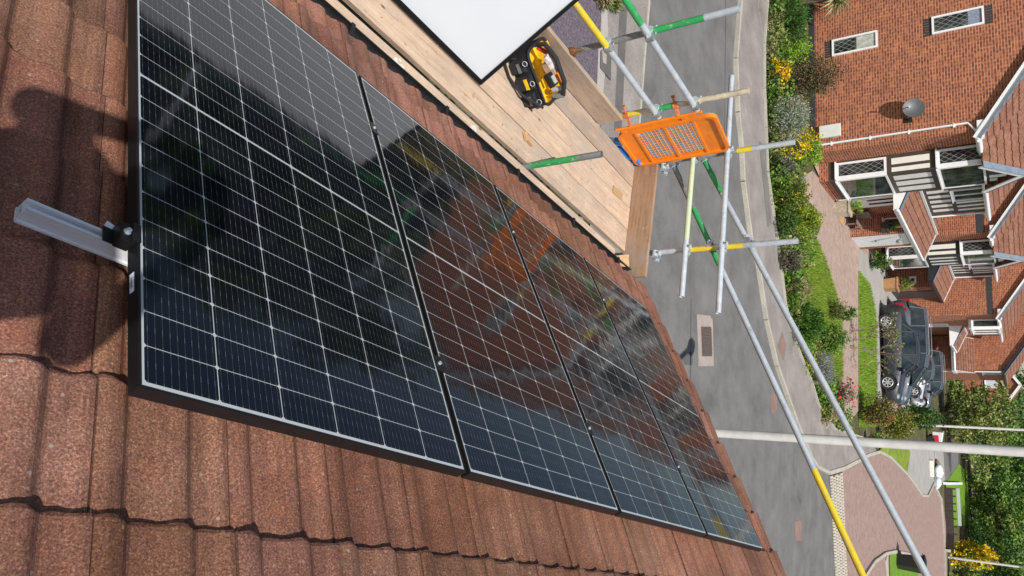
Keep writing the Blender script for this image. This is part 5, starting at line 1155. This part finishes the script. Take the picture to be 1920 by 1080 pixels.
# trees and far planting
def tree(name, label, px, py, z_top, wd, tints, n, size, group='trees beyond the street', trunk=.14, base_h=.25, shift=0, lumps=12):
    g = G(px, py) if py is not None else Vector(px); dv = Vector((FW.x, FW.y, 0)).normalized(); g = g+dv*shift; root = empty(name, g, label, 'tree', group)
    mb = MB(); top = g+Vector((random.uniform(-.3, .3), random.uniform(-.3, .3), z_top*.8)); mb.tube([g, g.lerp(top, .35)+Vector((.1, .05, 0)), top], [trunk, trunk*.7, trunk*.2], 8); cs = []
    for i in range(lumps):
        a = 2*PI*i/lumps*2.4; t = (i+.5)/lumps; zc = z_top*(base_h+(.93-base_h)*t); rr_ = wd*.5*(1-.55*abs(t-.35))*random.uniform(.35, .8)
        c = g+Vector((math.cos(a)*rr_, math.sin(a)*rr_, zc)); cs.append(((c.x, c.y, c.z), (wd*.24*random.uniform(.75, 1.25), wd*.24*random.uniform(.75, 1.25), z_top*.13*random.uniform(.8, 1.3))))
        mb.tube([g+Z3*zc*.55, g.lerp(c, .6)+Z3*0, c], [trunk*.4, trunk*.25, .02], 6)
    mb.build('trunk', BARK, root); mb = MB(); leaves(mb, cs, n, size, tints, 1.7, .1, 0, .35); mb.build('crown', LEAF, root); return root
tree('tree', 'olive green tree right behind the thin lamp post', 1752, 800, 4.6, 6.0, TOL, 8000, .22, shift=6, base_h=.12)
tree('tree', 'olive tree with bare lower twigs behind the tall lamp post', 1768, 842, 5.0, 6.5, TOL+TG, 8000, .22, shift=5, base_h=.22)
tree('tree', 'dark evergreen tree above the garage of the furthest house', 1800, 765, 6.5, 9, TDK, 9000, .28, shift=14, base_h=.1)
tree('tree', 'broad dark green tree with a leaning black trunk over the side lane', 1800, 866, 7.5, 10, TDK+TG, 11000, .3, shift=3, base_h=.36, trunk=.35, lumps=15)
tree('tree', 'big rounded dark green tree behind the bright far lawn', 1812, 930, 7.0, 10, TDK+TG, 12000, .3, shift=6, base_h=.18, lumps=16)
tree('tree', 'bright leaved green tree beside the big rounded tree', 1815, 985, 6.6, 9, TG+TDK, 11000, .3, shift=4, base_h=.14, lumps=15)
tree('tree', 'green tree behind the yellow flowering bush', 1806, 1040, 6.8, 9, TG+TOL, 10000, .3, shift=6, base_h=.1, lumps=14)
tree('tree', 'dark tree at the far street corner by the picture edge', 1800, 1100, 7.0, 9, TDK+TG, 9000, .3, shift=4, base_h=.1)
tree('tree', 'tall dark tree in the back row above the side lane', 1830, 850, 9, 13, TDK, 9000, .42, shift=24, base_h=.1)
tree('tree', 'tall dark green tree in the back row above the far lawn', 1830, 940, 9, 14, TDK+TG[:1], 9000, .42, shift=26, base_h=.1)
tree('tree', 'tall dark tree in the back row above the yellow bush', 1830, 1040, 9, 14, TDK, 9000, .42, shift=22, base_h=.1)
for hd, ds, ht, wd_, lb in ((47, 37, 11.5, 8, 'tall dark tree behind the nearest house, just outside the picture'), (53, 34, 11, 9, 'broad dark street tree opposite the bungalow, out of the picture'), (60, 30, 10.5, 9, 'dense dark tree further left opposite the bungalow, out of the picture'), (67, 28, 10, 9, 'round dark tree left of the dense one, out of the picture'), (75, 27, 9.5, 9, 'last dark tree of the row opposite, out of the picture'), (57, 38, 12, 10, 'tall dark tree in the second row opposite, out of the picture'), (71, 34, 11, 10, 'wide dark tree in the second row opposite, out of the picture')):
    a = math.radians(hd); tree('tree', lb, (CAM.x+ds*math.cos(a), CAM.y+ds*math.sin(a), 0), None, ht, wd_, TDK, 3600, .5, base_h=.08, lumps=14)
shrub('shrub', 'big yellow flowering bush beside the far street', 1780, 1850, 1016, 1066, TG, 1800, .2, None, (2600, .2, T((.72, .52, .008), (.66, .44, .01))), hollow=.6)
shrub('shrub', 'dark bush at the far street edge under the yellow bush', 1776, 1830, 1062, 1110, TDK+TOL, 2200, .2, None)
shrub('shrub', 'golden green rounded bush on the far lawn edge', 1806, 1856, 878, 925, TOL+TYG[:1], 2200, .18, None)
shrub('shrub', 'white flecked green bush behind the far lawn', 1814, 1850, 930, 972, TG+TSIL[:1], 1600, .18, None)
# grass blades on the lawns (nobody could count them)
def blades(name, polys, n, h_, tints):
    mb = MB()
    for poly, k in polys:
        p = gp(*poly); xs = [q.x for q in p]; ys = [q.y for q in p]; cnt = 0; tries = 0
        while cnt < k and tries < k*6:
            tries += 1; x, y = random.uniform(min(xs), max(xs)), random.uniform(min(ys), max(ys)); ins = False; j = len(p)-1
            for i in range(len(p)):
                if (p[i].y > y) != (p[j].y > y) and x < (p[j].x-p[i].x)*(y-p[i].y)/(p[j].y-p[i].y)+p[i].x: ins = not ins
                j = i
            if not ins: continue
            cnt += 1; a = random.random()*6.28; d = Vector((math.cos(a), math.sin(a), 0)); b = Vector((x, y, .045)); hh = h_*random.uniform(.5, 1.4); t = random.choice(tints)
            mb.add([b-d*.012, b+d*.012, b+Vector((random.uniform(-.5, .5)*hh, random.uniform(-.5, .5)*hh, hh))], [(0, 1, 2)], 0, False, t)
    o = mb.build(name, LEAF, origin=(0, 0, 0)); o['kind'] = 'stuff'; tag(o, 'short grass growing on the garden lawns', 'grass'); o['kind'] = 'stuff'
gcm = MB(); gpoly = [(x+3, y) for x, y in pb_px[:-1]]; xs_ = []
for k in range(15000):
    i = random.randrange(len(gpoly)-1); t = random.random(); px = gpoly[i][0]*(1-t)+gpoly[i+1][0]*t; py = gpoly[i][1]*(1-t)+gpoly[i+1][1]*t
    u = random.random()**1.6*(58 if py < 500 else 30); q = G(px+u, py); cl = math.sin(q.x*2.1+1)*math.cos(q.y*1.7)
    z = .03+random.random()*(.28+.2*cl); t_ = random.choice(TG if cl > .2 else (TOL if cl > -.3 else TTAN+TDK)); s_ = random.uniform(.75, 1.25)
    a = Vector(rng.normal(size=3)).normalized()*random.uniform(.05, .13); b = a.cross(Vector(rng.normal(size=3))).normalized()*a.length*.35; q = Vector((q.x, q.y, z)); a.z = abs(a.z)
    gcm.add([q, q+a*.5+b, q+a, q+a*.5-b], [(0, 1, 2, 3)], 0, False, tuple(c*s_ for c in t_))
gco = gcm.build('ground_cover', LEAF, origin=(0, 0, 0)); tag(gco, 'low leafy ground cover filling the far garden beds', 'ground cover'); gco['kind'] = 'stuff'
blades('grass', [([(1500, 455), (1528, 449), (1545, 490), (1567, 560), (1575, 605), (1576, 712), (1550, 700), (1535, 600), (1515, 540), (1505, 490)], 14000), ([(1608, 507), (1630, 535), (1637, 575), (1641, 600), (1642, 800), (1608, 800)], 9000), ([(1436, 300), (1445, 407), (1457, 490), (1467, 573), (1484, 637), (1517, 718), (1560, 800), (1575, 760), (1560, 650), (1530, 560), (1500, 470), (1480, 320)], 9000)], 0, .09, T((.16, .28, .02), (.22, .33, .03), (.30, .34, .06), (.10, .20, .015)))

# ================================================================== STREET FURNITURE AND FAR THINGS
POLE = M('pole_grey', (.60, .59, .565), .5, .1, .12, 5)
def lamp(name, label, g, r, h_, arm, armdir):
    root = empty(name, g, label, 'lamp post', 'lamp posts'); mb = MB(); mb.tube([g, g+Z3*.9], r*1.45, 18); mb.build('base', POLE, root)
    mb = MB(); mb.tube([g+Z3*.9, g+Z3*.98, g+Z3*h_], [r*1.45, r*1.02, r*.98], 18); mb.build('pole', POLE, root)
    mb = MB(); mb.tube([g+Z3*h_, g+Z3*(h_+.06)], r*1.5, 14); c = g+Z3*(h_+.24); mb.sphere(c, (.17, .17, .17), 0, 16, 10); mb.tube([c+Z3*.14, c+Z3*.22], [.12, .04], 12); mb.build('lamp_head', GREYP, root)
lamp('lamp_post', 'thick grey lamp post rising beside the roof gable, crossed by the steel tubes', Vector((9.12, 1.557, 0)), .057, 5.2, 0, Vector((0, 1, 0)))
lamp('lamp_post', 'thin pale lamp post standing in the hedge at the road corner', G(1690, 795), .062, 5.5, .4, Vector((-.3, -1, 0)).normalized())
g3 = G(1778, 1045); t3 = empty('telegraph_pole', g3, 'thin white pole by the yellow bush with a pale box at its top', 'pole'); mb = MB(); mb.tube([g3, g3+Z3*6.2], [.1, .075], 12); mb.build('pole', POLE, t3); mb = MB(); mb.box(g3+Vector((0, -.3, 5.4)), (.5, .9, .9)); mb.build('box', GREYP, t3)
# black bin-like board on the corner verge
bg_ = G(1680, 1052); wb = empty('wheelie_bin', bg_, 'black wheelie bin on the corner lawn of the block paved street', 'bin'); bz_ = depth(bg_)
mb = MB(); w_ = .62; hh = 1.35; u_ = Vector((-.3, -.95, 0)).normalized(); v_ = Vector((-u_.y, u_.x, 0))
pts = [bg_+u_*a+v_*b for a, b in ((-.26, -.28), (.26, -.28), (.26, .28), (-.26, .28))]; ptt = [bg_+u_*a*1.25+v_*b*1.2+Z3*1.15 for a, b in ((-.26, -.28), (.26, -.28), (.26, .28), (-.26, .28))]
mb.hexa(pts+ptt); mb.build('bin_body', BLACKP, wb, bevel=.03); mb = MB(); mb.frame(bg_+Z3*1.16, u_, v_, Z3, (-.36, .37), (-.37, .37), (0, .07)); mb.build('lid', BLACKP, wb, bevel=.02); mb = MB(); mb.tube([bg_+u_*-.3+v_*-.33+Z3*.12, bg_+u_*-.3+v_*.33+Z3*.12], .12, 14); mb.build('wheel', BLACKP, wb); mb = MB(); mb.tube([bg_-u_*.4-v_*.28+Z3*1.12, bg_-u_*.4+v_*.28+Z3*1.12], .02, 8); mb.build('handle', BLACKP, wb)
# low walls and fences at the far lane
def wall(name, label, pts, h_, th_, mat, coping=None, cat='wall', group=None):
    root = empty(name, pts[0], label, cat, group); mb = MB(); mc = MB()
    for a, b in zip(pts[:-1], pts[1:]):
        mb.beam(a+Z3*h_/2, b+Z3*h_/2, th_, h_)
        if coping: mc.beam(a+Z3*(h_+.031), b+Z3*(h_+.031), th_+.08, .06)
    mb.build('wall_body' if cat == 'wall' else 'panel', mat, root)
    if coping: mc.build('coping', coping, root)
    return root
FEN = M('dark_fence', (.045, .035, .03), .8, 0, .3, 6)
f1 = wall('fence', 'dark timber fence along the back of the block paved street', gp((1771, 915), (1774, 1000), (1773, 1035)), .55, .06, FEN, None, 'fence')
for t in np.linspace(0, 1, 7): mb = MB(); q = G(1771, 915).lerp(G(1774, 1000), float(t)); mb.tube([q, q+Z3*.75], .06, 8); mb.build('post', FEN, f1)
wall('garden_wall', 'low pale wall end closing the asphalt side lane', gp((1768, 906), (1797, 906)), .35, .2, WHITE, None)
wall('garden_wall', 'low cream wall in front of the yellow bush', gp((1771, 1032), (1795, 1030)), .35, .2, CREAM, None)
wall('garden_wall', 'grey strip wall behind the dark fence', gp((1792, 915), (1796, 985)), .3, .2, GREYP, None)
# white bags on the drive
def bags():
    g = G(1751, 888); root = empty('bulk_bag', g, 'heap of full white bulk bags standing on the grey drive', 'bag')
    for i, (dx, dy, r) in enumerate(((.5, .2, .38), (.2, -.62, .33), (.85, .75, .3))):
        mb = MB(); mb.sphere(g+Vector((dx, dy, r*.6)), (r, r*1.25, r*.72), 0, 14, 10)
        mb.v = [tuple(Vector(v)+Vector((math.sin(v[1]*9+i), math.sin(v[2]*8+v[0]*5), .6*math.sin(v[0]*9)))*.07+Vector(rng.normal(size=3))*.012) for v in mb.v]; mb.build('sack', M('woven_white', (.66, .72, .78), .7, 0, .15, 12) if i < 2 else M('brown_sack', (.2, .14, .1), .8, 0, .3, 12), root)
bags()
mb = MB(); a, b = G(1742, 862), G(1744, 893); mb.beam(a+Z3*.12, b+Z3*.12, .3, .24); tag(mb.build('kerb_block', M('white_block', (.72, .68, .6), .7, 0, .1, 5), bevel=.03), 'long white block lying in front of the white bulk bags', 'block')
# small red and white trailer behind the lamp post
vg_ = G(1738, 822); van = empty('trailer', vg_, 'small white trailer with a red side half hidden behind the tall lamp post', 'trailer'); u_ = Vector((.35, -.94, 0)); v_ = Vector((.94, .35, 0))
mb = MB(); mb.hexa([vg_+u_*a+v_*b+Z3*z for a, b, z in ((-.55, -.4, .35), (.55, -.4, .35), (.55, .4, .35), (-.55, .4, .35), (-.5, -.35, 1.0), (.30, -.35, .85), (.30, .35, .85), (-.5, .35, 1.0))]); mb.build('trailer_body', CW, van, bevel=.05)
mb = MB(); mb.frame(vg_, u_, v_, Z3, (-.3, .5), (-.44, -.41), (.45, .72)); mb.build('red_side', M('red_paint', (.55, .02, .03), .4, 0, .1, 6), van)
for sg in (-1, 1): mb = MB(); mb.tube([vg_+v_*.38*sg+Z3*.25, vg_+v_*.5*sg+Z3*.25], .25, 16); mb.build('wheel', BLACKP, van)
mb = MB(); mb.tube([vg_+u_*.5+Z3*.4, vg_+u_*1.1+Z3*.4], .04, 8); mb.build('tow_bar', STEELD, van)
# distant red brick house behind the trees
dh_ = G(1800, 745); root = empty('house', dh_+Vector((6, 3, 0)), 'distant small orange brick house with one white window among the trees', 'house'); c0 = dh_+Vector((6, 3, 0)); mb = MB()
mb.prism([c0+HB*a+Z3*z for a, z in ((-3, 0), (3, 0), (3, 3.6), (0, 5.6), (-3, 3.6))], HA*7); mb.build('wall', BRICK, root); window(root, c0+HB*.8+Z3*2.2-HA*.002, -HB, -HA, 1.2, 1.2, [.5], M('pale_pane', (.55, .58, .6), .3, 0, .05, 3)); mb = MB()
for sg in (-1, 1):
    dn = (HB*(sg*.83)-Z3*.555).normalized(); nn_ = (HB*(sg*.555)+Z3*.83).normalized(); mb.frame(c0+Z3*5.66, dn, HA, nn_, (0, 4.0), (-.25, 7.2), (-.02, .06))
mb.t = [(1, 1, 1)]*len(mb.f); rf = mb.build('roof', HTILE, root)
for sg in (-1, 1):
    dn = (HB*(sg*.83)-Z3*.555).normalized(); nn_ = (HB*(sg*.555)+Z3*.83).normalized(); mb = MB(); mb.frame(c0+Z3*5.66, dn, HA, nn_, (0, 4.0), (-.29, -.255), (-.2, .06)); mb.build('bargeboard', WHITE, rf)
# things by the front doors
def pot(label, g, w_, h_, mat, tints, n, lh, name='planter'):
    root = empty(name, g, label, 'planter'); mb = MB(); p0 = [g+Vector((a*w_*.42, b*w_*.42, 0)) for a, b in ((-1, -1), (1, -1), (1, 1), (-1, 1))]; p1 = [g+Vector((a*w_*.5, b*w_*.5, h_)) for a, b in ((-1, -1), (1, -1), (1, 1), (-1, 1))]; mb.hexa(p0+p1); b_ = mb.build('pot', mat, root)
    mb = MB(); mb.frame(g+Z3*h_, XD, YD, Z3, (-w_*.55, w_*.55), (-w_*.55, w_*.55), (.001, .06)); mb.build('rim', mat, b_)
    mb = MB(); leaves(mb, [((g.x, g.y, g.z+h_+lh*.45), (w_*.5, w_*.5, lh*.5))], n, lh*.28, tints, 6, 0, 1.2, .3); mb.build('foliage', LEAF, root)
TERR = M('terracotta', (.48, .26, .12), .8, 0, .15, 8)
pot('square tan planter with feathery grass outside the black timbered house', H(15.3, -1.45, 0), .55, .6, TERR, TOL+TYG[:1], 420, .6)
pot('pale stone planter with green leaves beside the nearest front door', H(3.6, -.85, 0), .45, .5, CREAM, TBR, 260, .5)
pot('hanging flower basket by the garage corner of the nearest house', H(6.25, -.95, 1.15), .34, .2, BROWN, TG+TYF[:1], 260, .4, 'flower_basket')
# garden bench by the garage wall
bnc = empty('garden_bench', H(5.9, -.75, 0), 'small weathered bench and table in the shaded porch', 'bench'); WD2 = M('weathered_teak', (.2, .15, .12), .8, 0, .3, 7)
mb = MB(); mb.frame(H(5.9, -.75, 0), HA, HB, Z3, (-.45, .45), (-.2, .2), (.42, .46)); mb.build('seat', WD2, bnc); mb = MB(); mb.frame(H(5.9, -.75, 0), HA, HB, Z3, (-.45, .45), (.2, .24), (.46, .85)); mb.build('backrest', WD2, bnc)
for sx in (-.42, .38):
    for sy_ in (-.19, .16): mb = MB(); mb.frame(H(5.9, -.75, 0), HA, HB, Z3, (sx, sx+.05), (sy_, sy_+.05), (0, .418)); mb.build('leg', WD2, bnc)
mb = MB(); mb.box(H(4.7, -.85, .045), (.8, .5, .02), 0, PHI); tag(mb.build('doormat', TERR), 'tan rectangular mat on the paving by the nearest front door', 'mat')

# ================================================================== THE PHOTOGRAPHER (behind the camera; only the shadow is in the picture)
def person():
    root_p = Vector((-1.12, -.36, P(0, -.36/CA, ROFF).z)); gx = Vector((math.cos(.6), math.sin(.6), 0)); gy = Vector((-gx.y, gx.x, 0))
    def q(f, l, z): return root_p+gx*f+gy*l+Z3*z
    J = {'pel': (q(0, 0, .93), .15), 'wai': (q(.0, 0, 1.10), .14), 'che': (q(.03, 0, 1.32), .165), 'nck': (q(.05, 0, 1.50), .06), 'hd0': (q(.09, 0, 1.59), .085), 'hd1': (q(.10, 0, 1.72), .09)}
    Ed = [('pel', 'wai'), ('wai', 'che'), ('che', 'nck'), ('nck', 'hd0'), ('hd0', 'hd1')]
    for s_, n in ((1, 'l'), (-1, 'r')):
        J['sh'+n] = (q(.03, .19*s_, 1.42), .07); J['el'+n] = (q(.12, .27*s_, 1.18), .045); J['wr'+n] = (q(.335, .13*s_, 1.36), .03)
        J['hi'+n] = (q(0, .1*s_, .88), .10); J['kn'+n] = (q(.04, .13*s_, .50-.02*s_), .06); J['an'+n] = (q(-.02, .15*s_, .10+.03*s_), .045); J['to'+n] = (q(.16, .16*s_, .045+.0*s_), .04)
        Ed += [('che', 'sh'+n), ('sh'+n, 'el'+n), ('el'+n, 'wr'+n), ('pel', 'hi'+n), ('hi'+n, 'kn'+n), ('kn'+n, 'an'+n), ('an'+n, 'to'+n)]
        for i in range(5):
            b = q(.36+.0*i, (.115-.008*i)*s_, 1.40+.018*(2-i)); tip = q(.375, (.115-.045)*s_, 1.405+.02*(2-i))
            J['f%s%d' % (n, i)] = (b, .011); J['t%s%d' % (n, i)] = (tip, .008); Ed += [('wr'+n, 'f%s%d' % (n, i)), ('f%s%d' % (n, i), 't%s%d' % (n, i))]
    names = list(J); root = empty('person', root_p, 'person in work clothes holding a phone, just behind the picture', 'person')
    me = bpy.data.meshes.new('body'); me.from_pydata([tuple(J[n][0]-root_p) for n in names], [(names.index(a), names.index(b)) for a, b in Ed], [])
    ob = bpy.data.objects.new('body', me); COL.objects.link(ob); ob.parent = root
    sk = ob.modifiers.new('skin', 'SKIN'); ob.modifiers.new('sub', 'SUBSURF').levels = 2; ob.modifiers['sub'].render_levels = 2
    for i, n in enumerate(names):
        v = me.skin_vertices[0].data[i]; v.radius = (J[n][1], J[n][1]); v.use_root = (n == 'pel')
    me.materials.append(M('work_clothes', (.03, .04, .07), .8, 0, .2, 9))
    mb = MB(); mb.sphere(q(.09, 0, 1.75), (.11, .10, .075)); mb.build('hair', M('hair', (.05, .03, .02), .8, 0, .3, 40), root)
    ph = empty('phone', q(.38, 0, 1.41), 'black phone held up in two hands by the person behind the picture', 'phone'); mb = MB()
    mb.frame(q(.355, 0, 1.41), gx, gy, Z3, (0, .009), (-.08, .08), (-.038, .038)); mb.build('phone_body', BLACKP, ph, bevel=.003); mb = MB(); mb.frame(q(.354, 0, 1.41), gx, gy, Z3, (-.0015, -.0005), (-.076, .076), (-.035, .035)); mb.build('screen', CGLASS, ph)
person()
for o in bpy.data.objects:
    if '_o' in o: del o['_o']
